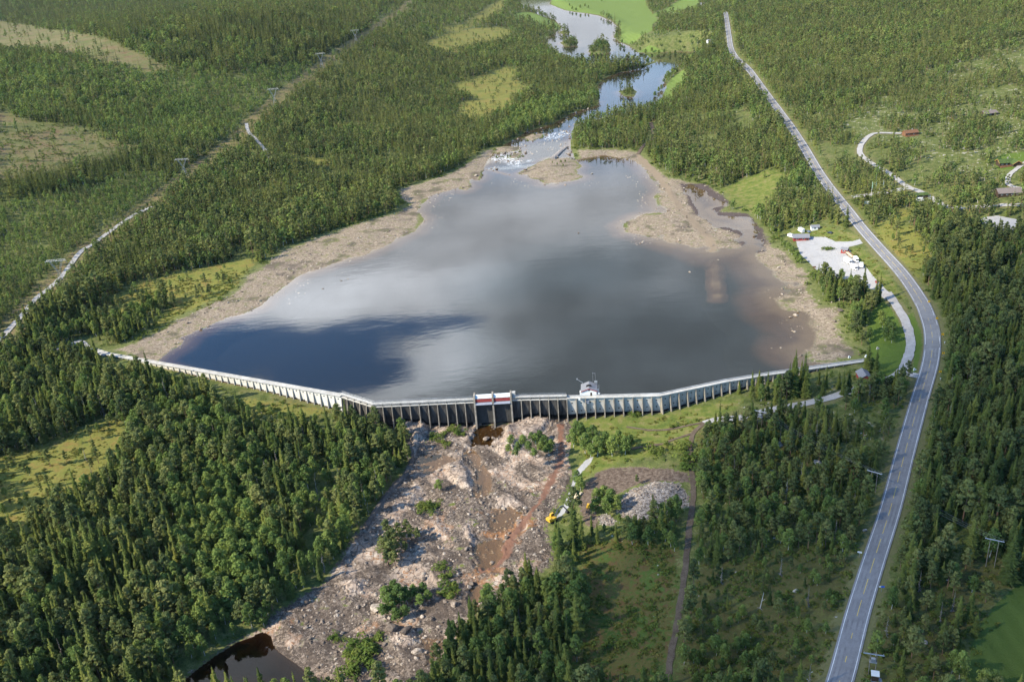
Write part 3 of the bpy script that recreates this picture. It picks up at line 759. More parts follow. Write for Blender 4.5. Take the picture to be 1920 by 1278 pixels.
# ------------------------------------------------------------------ sky with the clouds the lake mirrors
world = bpy.data.worlds.new('World'); SC.world = world; world.use_nodes = True
t = NT('', world)
sky = t.n('ShaderNodeTexSky', sky_type='NISHITA', sun_disc=False, sun_elevation=SUN_EL, sun_rotation=math.atan2(SUN[0], SUN[1]), altitude=700.0, air_density=1.0, dust_density=1.2, ozone_density=3.0)
dirv = t.n('ShaderNodeTexCoord').outputs['Generated']
sep = t.n('ShaderNodeSeparateXYZ', {0: dirv}).outputs
zc = t.math('MAXIMUM', sep[2], .04)
cx = t.math('DIVIDE', sep[0], zc); cyy = t.math('DIVIDE', sep[1], zc)
cp = t.n('ShaderNodeCombineXYZ', {0: cx, 1: cyy, 2: 0.0}).outputs[0]
nz = t.noise(.9, 6, .58, cp); nz2 = t.noise(2.2, 6, .62, cp); nz3 = t.noise(.42, 3, .5, cp)
def mirror_dir(px):
    d = ray([px])[0]; return d[0] / -d[2], d[1] / -d[2]
def blob(px, rx, ry, soft=.5, wob=.8):
    """0..1 around the sky point that px of the lake mirrors"""
    bx, by = mirror_dir(px)
    dx = t.math('DIVIDE', t.math('SUBTRACT', cx, bx), rx); dy = t.math('DIVIDE', t.math('SUBTRACT', cyy, by), ry)
    r = t.math('SQRT', t.math('ADD', t.math('MULTIPLY', dx, dx), t.math('MULTIPLY', dy, dy)))
    r = t.math('ADD', r, t.math('MULTIPLY', t.math('SUBTRACT', nz2, .5), wob * 2))
    return t.ramp(r, 1 + soft, 1 - soft)
def total(bs, op='MAXIMUM'):
    a = bs[0]
    for b in bs[1:]: a = t.math(op, a, b)
    return a
gap = total([blob((480, 660), .42, .16, .25), blob((590, 655), .25, .17, .25), blob((690, 620), .22, .10, .3), blob((790, 608), .16, .05, .4), blob((640, 700), .18, .12, .3), blob((350, 660), .3, .2, .3), blob((330, 640), .25, .12, .3)])
white = total([blob((480, 600), .42, .14, .7, .4), blob((640, 560), .40, .24, .8, .4), blob((840, 550), .20, .22, .9, .4), blob((860, 640), .10, .18, .9, .4), blob((790, 695), .20, .14, .8, .4), blob((735, 735), .15, .06, .8, .3)])
dark = total([blob((1250, 640), .45, .45, .8, .5), blob((1100, 520), .3, .3, .9, .5), blob((1080, 720), .3, .12, .9, .5), blob((1450, 600), .4, .5, .9, .5)])
cover = t.math('MULTIPLY', t.math('SUBTRACT', 1.0, gap), t.ramp(t.math('ADD', nz, t.math('MULTIPLY', t.ramp(cyy, .6, 1.2), .55)), .58, .76))
bil = t.ramp(t.math('ADD', t.math('MULTIPLY', nz2, .6), t.math('MULTIPLY', nz, .4)), .34, .66)
bright = t.math('ADD', t.math('MULTIPLY', white, t.math('ADD', .65, t.math('MULTIPLY', bil, .85))), t.ramp(bil, 0, 1, .55, .95))
bright = t.math('MULTIPLY', bright, t.ramp(dark, 0, 1, 1.0, .60))
bright = t.math('MULTIPLY', bright, t.ramp(cyy, 3.2, 6.0, 1.05, .62))
cover = t.math('MULTIPLY', cover, t.math('SUBTRACT', 1.0, t.math('MULTIPLY', .42, t.math('MULTIPLY', t.ramp(cyy, 3.5, 4.5), t.ramp(cyy, 9.0, 7.0)))))
CLOUD = 1.12
ccol = t.n('ShaderNodeMix', {}, data_type='RGBA', blend_type='MULTIPLY'); t.set(ccol.inputs[0], 1.0)
t.set(ccol.inputs[6], t.mix(dark, (.90, .95, 1.03), (.70, .88, 1.05))); t.t.links.new(t.n('ShaderNodeCombineColor', {0: bright, 1: bright, 2: bright}).outputs[0], ccol.inputs[7])
skyc = t.mix(1.0, sky.outputs[0], (.52, .90, 1.18), 'MULTIPLY')
bg1 = t.n('ShaderNodeBackground', {'Color': skyc, 'Strength': .15}).outputs[0]
bg2 = t.n('ShaderNodeBackground', {'Color': ccol.outputs[2], 'Strength': CLOUD}).outputs[0]
mx = t.n('ShaderNodeMixShader', {0: cover, 1: bg1, 2: bg2}).outputs[0]
wo = t.n('ShaderNodeOutputWorld'); t.t.links.new(mx, wo.inputs['Surface'])
# ------------------------------------------------------------------ building helpers
class MB:
    def __init__(s): s.v = []; s.f = []; s.m = []; s.mi = 0
    def add(s, vs, fs):
        b = len(s.v); s.v += [tuple(map(float, q)) for q in vs]; s.f += [tuple(b + i for i in f) for f in fs]; s.m += [s.mi] * len(fs)
    def hexa(s, p):
        """eight corners: bottom ring then top ring"""
        s.add(p, [(3, 2, 1, 0), (4, 5, 6, 7), (0, 1, 5, 4), (1, 2, 6, 5), (2, 3, 7, 6), (3, 0, 4, 7)])
    def box(s, c, d, rz=0.0, taper=(1, 1)):
        cx, cy_, cz = c; dx, dy, dz = d[0] / 2, d[1] / 2, d[2]
        cs, sn = math.cos(rz), math.sin(rz); p = []
        for k, (tx, ty) in ((0, (1, 1)), (1, taper)):
            for sx, sy in ((-1, -1), (1, -1), (1, 1), (-1, 1)):
                a, b = sx * dx * tx, sy * dy * ty
                p.append((cx + a * cs - b * sn, cy_ + a * sn + b * cs, cz + k * dz))
        s.hexa(p)
    def bar(s, a, b, r, n=5, r2=None):
        a, b = np.array(a, float), np.array(b, float); d = b - a; L = np.linalg.norm(d); d = d / (L + 1e-9)
        u = np.cross(d, (0, 0, 1) if abs(d[2]) < .9 else (1, 0, 0)); u /= np.linalg.norm(u); w = np.cross(d, u)
        r2 = r if r2 is None else r2; ring = []
        for q, rr in ((a, r), (b, r2)):
            for i in range(n):
                g = 2 * math.pi * i / n; ring.append(q + rr * (u * math.cos(g) + w * math.sin(g)))
        s.add(ring, [(i, (i + 1) % n, n + (i + 1) % n, n + i) for i in range(n)] + [tuple(range(n))[::-1], tuple(range(n, 2 * n))])
    def prism(s, outline, a, b, axis):
        """outline in a plane, pushed along axis from a to b"""
        n = len(outline)
        vs = [axis(p, a) for p in outline] + [axis(p, b) for p in outline]
        s.add(vs, [tuple(range(n))[::-1], tuple(range(n, 2 * n))] + [(i, (i + 1) % n, n + (i + 1) % n, n + i) for i in range(n)])
    def build(s, name, mat, parent=None, smooth=False, bevel=0.0):
        me = bpy.data.meshes.new(name); me.from_pydata(s.v, [], s.f)
        for m in (mat if isinstance(mat, (list, tuple)) else [mat]): me.materials.append(m)
        if any(s.m): me.polygons.foreach_set('material_index', s.m)
        bm = bmesh.new(); bm.from_mesh(me); bmesh.ops.recalc_face_normals(bm, faces=bm.faces)
        if bevel:
            bmesh.ops.bevel(bm, geom=list(bm.edges), offset=bevel, segments=2, affect='EDGES', profile=.6, clamp_overlap=True)
        bm.to_mesh(me); bm.free()
        if smooth: me.polygons.foreach_set('use_smooth', [True] * len(me.polygons))
        me.update()
        o = bpy.data.objects.new(name, me); COL.objects.link(o)
        if parent: o.parent = parent
        return o

def tag(o, label=None, cat=None, group=None, kind=None):
    if label: o['label'] = label
    if cat: o['category'] = cat
    if group: o['group'] = group
    if kind: o['kind'] = kind
    return o
def thing(name, label, cat, loc=(0, 0, 0), rz=0.0, group=None):
    o = bpy.data.objects.new(name, None); o.empty_display_size = .5; o.location = loc; o.rotation_euler = (0, 0, rz); COL.objects.link(o)
    return tag(o, label, cat, group)
def dup(root, loc, rz, label, group=None, scale=None):
    r = root.copy(); r.location = loc; r.rotation_euler = (0, 0, rz); r['label'] = label
    if group: r['group'] = group
    if scale: r.scale = scale
    COL.objects.link(r)
    for ch in list(root.children):
        c = ch.copy(); COL.objects.link(c); c.parent = r
        for g in list(ch.children):
            e = g.copy(); COL.objects.link(e); e.parent = c
    return r
def at(px, dz=0.0):
    q = P([px])[0]
    return (q[0], q[1], float(land_z(np.array([q[0]]), np.array([q[1]]))[0]) + dz)
def heading(p, q):
    a, b = P([p, q]); return math.atan2(b[1] - a[1], b[0] - a[0])

M_CONC_W = plain('pale_concrete', (.46, .44, .40), .85, .25, .25, col2=(.33, .315, .285))
M_CONC_G = plain('grey_concrete', (.36, .36, .355), .85, .25, .25, col2=(.27, .265, .255))
M_CONC_D = plain('shaded_recess_concrete', (.065, .06, .056), .9, .5, .35, col2=(.022, .021, .021))  # back wall colour darkened to stand for shade in the gate recess
M_CONC_T = plain('weathered_tan_concrete', (.28, .25, .205), .9, .3, .4, col2=(.15, .13, .105))
M_WHITE = plain('white_paint', (.66, .66, .645), .6, .08, 1.0)
M_RED = plain('red_paint', (.27, .045, .04), .6, .2, 1.0)
M_STEEL = plain('galvanised_steel', (.30, .315, .33), .45, .15, 1.0, .5)
M_GATE = plain('shaded_gate_leaf', (.05, .048, .044), .8, .4, .5)  # leaf colour darkened to stand for the shadow between the piers
M_BLUEGREY = plain('blue_grey_sheet', (.24, .26, .31), .5, .15, 1.0)
M_SLATE = plain('grey_slate_roof', (.20, .20, .215), .7, .25, 2.0)
M_DARK = plain('dark_opening', (.012, .012, .013), .9, .2, 1.0)
M_GLASS = plain('window_glass', (.03, .035, .04), .12, .2, 1.0, spec=.6)
M_WOODD = plain('dark_stained_wood', (.055, .036, .024), .8, .3, 3.0)
M_WOODL = plain('golden_wood', (.42, .25, .09), .7, .25, 3.0)
M_ORANGE = plain('orange_wood', (.18, .088, .045), .7, .25, 3.0)
M_PLANK = plain('fresh_sawn_wood', (.68, .56, .38), .8, .15, 2.0)
M_SOD = plain('grass_roof', (.062, .098, .024), .95, .4, .9)
M_YEL = plain('yellow_machine_paint', (.55, .33, .03), .4, .12, 1.0, spec=.5)
M_BLACK = plain('black_rubber', (.018, .018, .019), .7, .3, 2.0)
M_GREYP = plain('dark_grey_steel', (.07, .075, .08), .5, .3, 1.0)
M_RUST = plain('rust_stained_concrete', (.20, .085, .03), .9, .4, .5, col2=(.05, .03, .02))
M_POLEW = plain('weathered_pole_wood', (.20, .17, .14), .85, .3, 1.5)
M_SIGNY = plain('yellow_sign', (.80, .45, .01), .5, .05, 1.0)
M_SIGNB = plain('blue_sign', (.03, .12, .50), .5, .05, 1.0)
M_GREENF = plain('pale_green_cloth', (.22, .50, .30), .9, .1, 1.0)
M_STONE = plain('granite', (.30, .27, .245), .9, .35, .5, col2=(.13, .115, .105), bump=.6)
M_STONED = plain('dark_bank_stone', (.12, .10, .085), .9, .4, .5, col2=(.05, .043, .038), bump=.6)
M_STONEP = plain('pale_granite', (.50, .46, .42), .9, .25, .6, col2=(.30, .275, .25), bump=.5)
M_BROWNR = plain('brown_shingle_roof', (.19, .155, .14), .85, .25, 2.0)
M_CARBLUE = plain('blue_silver_car_paint', (.22, .27, .36), .3, .05, 1.0, spec=.6)
M_CARDARK = plain('dark_car_paint', (.02, .022, .03), .25, .05, 1.0, spec=.6)
M_CARRED = plain('red_car_paint', (.42, .04, .035), .3, .05, 1.0, spec=.6)

# ------------------------------------------------------------------ the dam
dam = thing('dam', 'long concrete buttress dam holding back the dark reservoir', 'dam')
dseg = DAM[:, :2]
dcum = np.concatenate([[0], np.cumsum(np.linalg.norm(np.diff(dseg, axis=0), axis=1))])
def dam_frame(s):
    i = int(np.clip(np.searchsorted(dcum, s, side='right') - 1, 0, len(dseg) - 2))
    t = dseg[i + 1] - dseg[i]; t = t / np.linalg.norm(t)
    return dseg[i] + t * (s - dcum[i]), t, np.array([t[1], -t[0]])
def DP(s, u, z, fr=None):
    o, t, n = fr or dam_frame(s)
    q = o + n * u
    return (q[0], q[1], z)
S_ = dict(A=dcum[0], B=dcum[1], C=dcum[2], D=dcum[3], E0=dcum[4], E1=dcum[5], F=dcum[6], G=dcum[7], H=dcum[8], I=dcum[9], J=dcum[10])
px62 = 1063
S_['R'] = dcum[5] + (dcum[6] - dcum[5]) * (px62 - 960) / (1090 - 960)
def foot(s, u=2.5):
    q = DP(s, u, 0); return float(land_z(np.array([q[0]]), np.array([q[1]]), fine=False)[0])
def wall_run(s0, s1, zt, zb, u0, u1, mb, lean=0.0):
    """wall pieces butted at the knees of the axis"""
    cuts = [s0] + [c for c in dcum if s0 + .01 < c < s1 - .01] + [s1]
    for a, b in zip(cuts[:-1], cuts[1:]):
        i = int(np.clip(np.searchsorted(dcum, (a + b) / 2, side='right') - 1, 0, len(dseg) - 2))
        def end(s, knee):
            # mitre between neighbouring segments
            t = dseg[i + 1] - dseg[i]; t /= np.linalg.norm(t); n = np.array([t[1], -t[0]])
            o = dseg[i] + t * (s - dcum[i])
            j = i - 1 if abs(s - dcum[i]) < .02 else (i + 1 if abs(s - dcum[i + 1]) < .02 else None)
            if j is not None and 0 <= j < len(dseg) - 1:
                t2 = dseg[j + 1] - dseg[j]; t2 /= np.linalg.norm(t2); n2 = np.array([t2[1], -t2[0]])
                m = n + n2; m /= np.linalg.norm(m); return o, m / m.dot(n)
            return o, n
        (oa, na), (ob, nb) = end(a, 0), end(b, 1)
        za = zb if not callable(zb) else zb(a); zb_ = zb if not callable(zb) else zb(b)
        pt = lambda o, n, u, z: (*(o + n * u), z)
        mb.hexa([pt(oa, na, u0 + lean, za), pt(oa, na, u1 + lean, za), pt(ob, nb, u1 + lean, zb_), pt(ob, nb, u0 + lean, zb_),
                 pt(oa, na, u0, zt), pt(oa, na, u1, zt), pt(ob, nb, u1, zt), pt(ob, nb, u0, zt)])
    return mb
GW0, GW1 = S_['E0'] - .5, S_['E1'] - .5           # sluice section
fz = lambda s: foot(s) - 1.2
# faces
def bays(s0, s1, step=5.0):
    n = max(1, round((s1 - s0) / step)); return np.linspace(s0, s1, n + 1)
def face_part(name, s0, s1, mat, step=6.0, u=.25, zt=2.0, lean=-1.2):
    mb = MB(); q = bays(s0, s1, step)
    cuts = sorted(set([round(x, 3) for x in q] + [round(c, 3) for c in dcum if s0 < c < s1]))
    for a, b in zip(cuts[:-1], cuts[1:]):
        wall_run(a, b, zt, fz, u - .7, u, mb, lean)
    return mb.build(name, mat, dam)
def plate_mat(name, c1, c2, stain):
    t = NT(name); p = t.pos()
    v = t.n('ShaderNodeMapping', {'Vector': p, 'Scale': (1, 1, .12)}).outputs[0]
    n, n2 = t.noise(.9, 4, .65, v), t.noise(.25, 3)
    c = t.mix(t.ramp(n, .35, .65), c2, c1)
    at_ = t.attr('hgt')
    c = t.mix(t.ramp(t.math('ADD', at_, t.math('MULTIPLY', t.math('SUBTRACT', n2, .5), .3)), .26, .06), c, stain)
    return t.out(t.n('ShaderNodeBsdfPrincipled', {'Base Color': c, 'Roughness': .85, 'Specular IOR Level': .2}).outputs[0])
def hgt_attr(o):
    me = o.data; z = np.empty(len(me.vertices) * 3); me.vertices.foreach_get('co', z); z = z.reshape(-1, 3)[:, 2]
    a = me.attributes.new('hgt', 'FLOAT', 'POINT'); a.data.foreach_set('value', (z > 0).astype(np.float32))
M_PL_L = plate_mat('white_dam_plate', (.62, .61, .58), (.50, .49, .46), (.42, .40, .36))
M_PL_C = plate_mat('black_stained_dam_plate', (.085, .08, .074), (.030, .028, .028), (.13, .115, .10))
M_PL_R = plate_mat('grey_dam_plate', (.52, .50, .465), (.39, .375, .35), (.16, .075, .03))
for nm, a, b, m in (('left_face', S_['B'] - 6, S_['C'], M_PL_L), ('stained_face', S_['C'], GW0 - .45, M_PL_C), ('stained_face', GW1 + .45, S_['R'], M_PL_C), ('right_face', S_['R'], S_['J'], M_PL_R)):
    hgt_attr(face_part('face_wall', a, b, m, zt=2.0 if 'stain' not in nm else 1.35, lean=-.35 if 'left' in nm else -1.2))
# crests
mb = MB(); wall_run(S_['A'] + 1, S_['C'], DAMZ, 2.0, -1.5, 1.2, mb); mb.build('crest_slab', M_CONC_W, dam)
mb = MB(); wall_run(S_['R'], S_['J'], DAMZ, 2.0, -1.3, 1.1, mb); mb.build('crest_slab', M_CONC_W, dam)
mb = MB(); wall_run(S_['A'] + 3, S_['C'], DAMZ + .5, DAMZ, -1.5, -1.15, mb); mb.build('parapet', M_CONC_G, dam)
mb = MB(); wall_run(S_['R'], S_['J'], DAMZ + .6, DAMZ, -1.3, -.95, mb); mb.build('parapet', M_CONC_G, dam)
for a, b in ((S_['C'], GW0 - .45), (GW1 + .45, S_['R'])):
    mb = MB(); wall_run(a, b, 3.75, 3.4, -.9, 1.0, mb); mb.build('walkway', M_CONC_W, dam)
    mb = MB(); wall_run(a, b, 1.75, 1.35, -.5, .62, mb); mb.build('spillway_sill', M_CONC_W, dam)
    mb = MB()
    for s in bays(a, b, 2.5)[:-1]:
        for u in (-.8, .9):
            mb.bar(DP(s + .3, u, 3.75), DP(s + .3, u, 4.85), .05, 4)
    for z in (4.3, 4.85):
        for u in (-.8, .9):
            cuts = [a] + [c for c in dcum if a + .1 < c < b - .1] + [b - .3]
            for q0, q1 in zip(cuts[:-1], cuts[1:]):
                mb.bar(DP(q0 + .05, u, z), DP(q1 - .05, u, z), .055, 4)
    mb.build('railing', M_STEEL, dam)
    for s in bays(a, b, 5.0)[1:-1]:
        fr = dam_frame(s); mb = MB()
        mb.hexa([tuple(DP(s, u, z, (fr[0] + fr[1] * k, fr[1], fr[2]))) for z in (1.75, 3.4) for u, k in ((-.4, -.2), (.45, -.2), (.45, .2), (-.4, .2))]); mb.build('walkway_post', M_CONC_T, dam)
# buttresses: each one a part
def buttress(s, mat, zt, th=.45, out=1.0, slope=.17, u_in=-.9):
    fr = dam_frame(s + 1e-3); zb = foot(s, 2.2) - 1.4; h = zt - zb
    mb = MB()
    ring = []
    for z, u0, u1 in ((zb, u_in - 1.2, out + slope * h), (zt, u_in + .6, out)):
        for u, k in ((u0, -th / 2), (u1, -th / 2), (u1, th / 2), (u0, th / 2)):
            o = fr[0] + fr[1] * k + fr[2] * u; ring.append((o[0], o[1], z))
    mb.hexa(ring)
    return mb.build('buttress', mat, dam)
for s in bays(S_['B'] + 2, S_['C'], 5.0): buttress(s, M_CONC_W, 2.0, .34, .5, .10)
for s in bays(S_['C'], GW0 - .5, 5.0)[1:-1]: buttress(s, M_CONC_T, 1.35, .42, .75)
for s in bays(GW1 + .5, S_['R'], 5.0)[1:]: buttress(s, M_CONC_T, 1.35, .42, .75)
for s in bays(S_['R'], S_['J'] - 4, 5.0)[1:]: buttress(s, M_CONC_T, 2.0, .5, .95)
# small square drain openings in the plates
for a, b, zs, m in ((S_['B'] + 2, S_['C'], (.75,), 1), (S_['R'], S_['J'] - 4, (.6, .3), 2)):
    q = bays(a, b, 5.0)
    for s0, s1 in zip(q[:-1], q[1:]):
        s = (s0 + s1) / 2; fr = dam_frame(s); zb = foot(s) + .3
        if 2.0 - zb < 2.2: continue
        for k in zs:
            z = zb + (2.0 - zb) * k if k != .6 else zb + (2.0 - zb) * .72; mb = MB()
            f = (2.0 - z) / (2.0 - (zb - 1.5)); u = .27 - (.35 if m == 1 else 1.2) * f
            mb.box((*(fr[0] + fr[2] * (u - .05)), z), (.62, .34, .62), math.atan2(fr[1][1], fr[1][0])); mb.build('drain_opening', M_DARK, dam)
# sluice: three piers, two gates under white panels and a red beam
gl = GW1 - GW0; gp = [GW0, (GW0 + GW1) / 2, GW1]
zf = foot((GW0 + GW1) / 2, 5) - 1.0
for s in gp:
    fr = dam_frame(s); mb = MB()
    def pt(u, k, z): o = fr[0] + fr[1] * k + fr[2] * u; return (o[0], o[1], z)
    mb.prism([(-2.6, zf), (4.2, zf), (2.4, 1.0), (2.2, 3.6), (1.7, 6.4), (-2.2, 6.4), (-2.6, 3.0)], -.45, .45, lambda p, k: pt(p[0], k, p[1]))
    mb.build('gate_pier', M_CONC_T, dam)
for a, b in zip(gp[:-1], gp[1:]):
    fr = dam_frame((a + b) / 2); hw = (b - a) / 2 - .45
    def slab(mb, u0, z0, u1, z1, th=.15, w=hw):
        """plate from (u0,z0) to (u1,z1) across the bay"""
        d = np.array([u1 - u0, z1 - z0]); d /= np.linalg.norm(d); nn = np.array([-d[1], d[0]]) * th
        q = []
        for k in (-w, w):
            for (u, z) in ((u0, z0), (u1, z1), (u1 + nn[0], z1 + nn[1]), (u0 + nn[0], z0 + nn[1])):
                o = fr[0] + fr[1] * k + fr[2] * u; q.append((o[0], o[1], z))
        mb.add(q, [(0, 1, 2, 3), (7, 6, 5, 4), (0, 4, 5, 1), (1, 5, 6, 2), (2, 6, 7, 3), (3, 7, 4, 0)]); return mb
    slab(MB(), 1.45, 4.35, .2, 6.25, .14).build('white_panel', M_WHITE, dam)
    slab(MB(), 1.6, 2.2, 1.6, 3.9, .25).build('red_beam', M_RED, dam)
    slab(MB(), 3.0, 1.15, 1.5, 1.95, .12).build('gate_platform', M_BLUEGREY, dam)
    slab(MB(), .5, zf + 3.2, -.3, .2, .35).build('sluice_gate', M_GATE, dam)
    slab(MB(), -.6, zf, -.6, 2.0, .4).build('gate_backwall', M_CONC_D, dam)
    mb = MB(); slab(mb, .9, .2, .9, .75, .3); mb.build('gate_lintel', M_RUST, dam)
    mb = MB()
    for k in np.linspace(-hw + .3, hw - .3, 7):
        o = fr[0] + fr[1] * k + fr[2] * 1.5; mb.bar((o[0], o[1], 3.9), (o[0], o[1], 4.4), .06, 4)
    mb.build('panel_strut', M_STEEL, dam)
fr = dam_frame(GW1); rz = math.atan2(fr[1][1], fr[1][0])
mb = MB(); mb.box((*(fr[0] + fr[1] * 1.5 - fr[2] * .6), 3.8), (2.0, 2.2, 2.4), rz); mb.build('hoist_cabinet', M_CONC_W, dam, bevel=.05)
# abutment at the left end, and at the right
fr = dam_frame(S_['B'] - 6); rz = math.atan2(fr[1][1], fr[1][0])
mb = MB(); mb.box((*(fr[0] - fr[1] * 1), -2), (9, 5.5, 4.2), rz, (.9, .8)); mb.build('abutment', M_CONC_G, dam)

# ------------------------------------------------------------------ intake house standing behind the crest
sI = S_['F'] + (S_['G'] - S_['F']) * .10
fr = dam_frame(sI); rz = math.atan2(fr[1][1], fr[1][0])
o3 = fr[0] - fr[2] * 1.0
ih = thing('intake_house', 'small white intake house with grey slate roof and red gable trim on the dam crest', 'building', (o3[0], o3[1], DAMZ), rz)
mb = MB(); hw, dep, wh, gh = 4.0, 8.0, 2.9, 1.5
mb.prism([(-hw, -.0), (hw, -.0), (hw, wh), (0, wh + gh), (-hw, wh)], 0.0, dep, lambda p, k: (p[0], k, p[1])); mb.build('wall', M_WHITE, ih)
mb = MB(); mb.box((0, dep / 2 + .3, -7.5), (8.4, 8.4, 7.6)); mb.build('intake_tower', M_CONC_G, ih)
for sx in (-1, 1):
    mb = MB()
    mb.add([(0, -.35, wh + gh + .05), (sx * (hw + .45), -.35, wh - .12), (sx * (hw + .45), dep + .35, wh - .12), (0, dep + .35, wh + gh + .05),
            (0, -.35, wh + gh + .22), (sx * (hw + .45), -.35, wh + .05), (sx * (hw + .45), dep + .35, wh + .05), (0, dep + .35, wh + gh + .22)],
           [(3, 2, 1, 0), (4, 5, 6, 7), (0, 1, 5, 4), (1, 2, 6, 5), (2, 3, 7, 6), (3, 0, 4, 7)])
    mb.build('roof', M_SLATE, ih)
    mb = MB(); mb.hexa([(0, -.47, wh + gh - .2), (sx * (hw + .5), -.47, wh - .38), (sx * (hw + .5), -.36, wh - .38), (0, -.36, wh + gh - .2),
                        (0, -.47, wh + gh + .25), (sx * (hw + .5), -.47, wh + .08), (sx * (hw + .5), -.36, wh + .08), (0, -.36, wh + gh + .25)]); mb.build('bargeboard', M_RED, ih)
mb = MB(); mb.prism([(-1.6, wh + .95), (1.6, wh + .95), (1.3, wh + gh + .75), (0, wh + gh + 1.1), (-1.3, wh + gh + .75)], 2.6, 3.0, lambda p, k: (p[0], k, p[1])); mb.build('roof_hatch', M_DARK, ih)
mb = MB(); mb.box((1.1, -.02, 0), (.9, .1, 2.0)); mb.build('door', M_WOODD, ih)
mb = MB(); mb.box((0.1, -.02, 3.1), (.9, .1, .6)); mb.build('vent', M_DARK, ih)
mb = MB(); mb.bar((2.2, 7.6, 3.4), (2.2, 7.6, 10.2), .09); mb.bar((3.5, 7.6, 3.0), (3.5, 7.6, 9.9), .09); mb.bar((2.2, 7.6, 9.7), (3.5, 7.6, 9.7), .09); mb.bar((1.9, 7.6, 9.75), (2.5, 7.6, 9.75), .07); mb.build('antenna_mast', M_STEEL, ih)
mb = MB(); mb.bar((-3.4, 7.8, 4.0), (-6.4, 8.8, 5.8), .14); mb.bar((-3.4, 7.8, 0), (-3.4, 7.8, 4.2), .14); mb.box((-6.4, 8.8, 5.5), (.7, .6, .7)); mb.build('crane_arm', M_STEEL, ih)
mb = MB()
mb.box((3.7, 7.7, 3.6), (1.6, 1.4, 1.2))
for y in np.linspace(.5, 7.8, 5): mb.bar((5.3, y, 0), (5.3, y, 2.6), .07, 4)
for z in (1.3, 2.6): mb.bar((5.3, .5, z), (5.3, 7.8, z), .07, 4)
mb.box((4.75, 4.1, -.15), (1.2, 8.0, .15)); mb.build('side_platform', M_STEEL, ih)
mb = MB(); mb.box((-4.55, 1.2, 0), (.9, 2.4, 2.3)); mb.build('cabinet', M_WHITE, ih)
fr2 = dam_frame(S_['F'] + 9.5)
mb = MB(); mb.bar((0, 0, 0), (0, 0, 1.2), .07); mb.box((0, 0, 1.1), (.9, .5, .7)); o = mb.build('lamp_box', M_WHITE); q = fr2[0] - fr2[2] * .9; o.location = (q[0], q[1], DAMZ)
tag(o, 'small white box on a post beside the intake house on the dam crest', 'box')
fr2 = dam_frame(S_['F'] - 1.0); q = fr2[0] + fr2[2] * 1.5
mb = MB(); mb.box((0, 0, 0), (1.0, .7, 1.1)); o = mb.build('control_box', M_WHITE, bevel=.04); o.location = (q[0], q[1], 1.3); o.rotation_euler.z = rz
tag(o, 'white control box hung on the dam face below the intake house', 'box')
mb = MB(); mb.box((0, 0, 0), (1.5, 1.0, 1.3)); mb.box((0, -.1, 1.3), (1.8, 1.3, .15)); o = mb.build('valve_box', M_BLUEGREY)
fr2 = dam_frame(S_['F'] + 3.2); q = fr2[0] + fr2[2] * .55; o.location = (q[0], q[1], -1.2); o.rotation_euler.z = rz
tag(o, 'blue grey valve box mounted on the grey dam face', 'box')
# ------------------------------------------------------------------ buildings by the road and in the hills
def house(name, label, px, L, Wd, wallh, rise, rz, roofm, wallm, eave=.5, chim=True, porch=False, trim=None, cat='cabin', wins=2, roof2=None):
    """gabled house: ridge along its own x"""
    h = thing(name, label, cat, at(px), rz)
    mb = MB(); mb.prism([(-Wd / 2, -1.0), (Wd / 2, -1.0), (Wd / 2, wallh), (0, wallh + rise), (-Wd / 2, wallh)], -L / 2, L / 2, lambda p, k: (k, p[0], p[1])); mb.build('wall', wallm, h)
    sl = rise / (Wd / 2)
    mb = MB()
    for sy in (-1, 1):
        y1 = sy * (Wd / 2 + eave); z1 = wallh - sl * eave
        a, b = -L / 2 - eave, L / 2 + eave
        mb.hexa([(a, 0, wallh + rise + .03), (b, 0, wallh + rise + .03), (b, y1, z1 + .03), (a, y1, z1 + .03), (a, 0, wallh + rise + .28), (b, 0, wallh + rise + .28), (b, y1, z1 + .25), (a, y1, z1 + .25)])
    roof = mb.build('roof', roofm, h)
    if trim:
        mb = MB()
        for sx in (-1, 1):
            for sy in (-1, 1):
                x0 = sx * (L / 2 + eave + .02); x1 = x0 + sx * .14; y1 = sy * (Wd / 2 + eave); z1 = wallh - sl * eave
                mb.hexa([(x0, 0, wallh + rise - .1), (x1, 0, wallh + rise - .1), (x1, y1, z1 - .1), (x0, y1, z1 - .1), (x0, 0, wallh + rise + .34), (x1, 0, wallh + rise + .34), (x1, y1, z1 + .32), (x0, y1, z1 + .32)])
        mb.build('bargeboards', trim, h)
    if chim:
        mb = MB(); mb.box((L * .15, .25, wallh + rise - .5), (.9, .8, 1.7)); mb.box((L * .15, .25, wallh + rise + 1.2), (1.1, 1.0, .15)); mb.build('chimney', M_STONE, roof)
    for i in range(wins):
        x = -L / 2 + L * (i + .6) / (wins + .4)
        mb = MB(); mb.box((x, -Wd / 2 - .03, wallh * .38), (1.3, .1, 1.1)); f = mb.build('window', M_WHITE, h)
        mb = MB(); mb.box((x, -Wd / 2 - .05, wallh * .38 + .1), (1.06, .12, .9)); mb.build('pane', M_GLASS, f)
    mb = MB(); mb.box((L * .40, -Wd / 2 - .03, .0), (.95, .1, 2.0)); mb.build('door', M_WOODD, h)
    if porch:
        mb = MB(); mb.box((0, -Wd / 2 - 1.4, -.9), (L, 2.8, 1.1))
        for x in np.linspace(-L / 2 + .2, L / 2 - .2, 4): mb.bar((x, -Wd / 2 - 2.7, .2), (x, -Wd / 2 - 2.7, 1.1), .06, 4)
        mb.bar((-L / 2 + .2, -Wd / 2 - 2.7, 1.1), (L / 2 - .2, -Wd / 2 - 2.7, 1.1), .06, 4)
        mb.build('porch', porch, h)
    return h
RD = math.radians
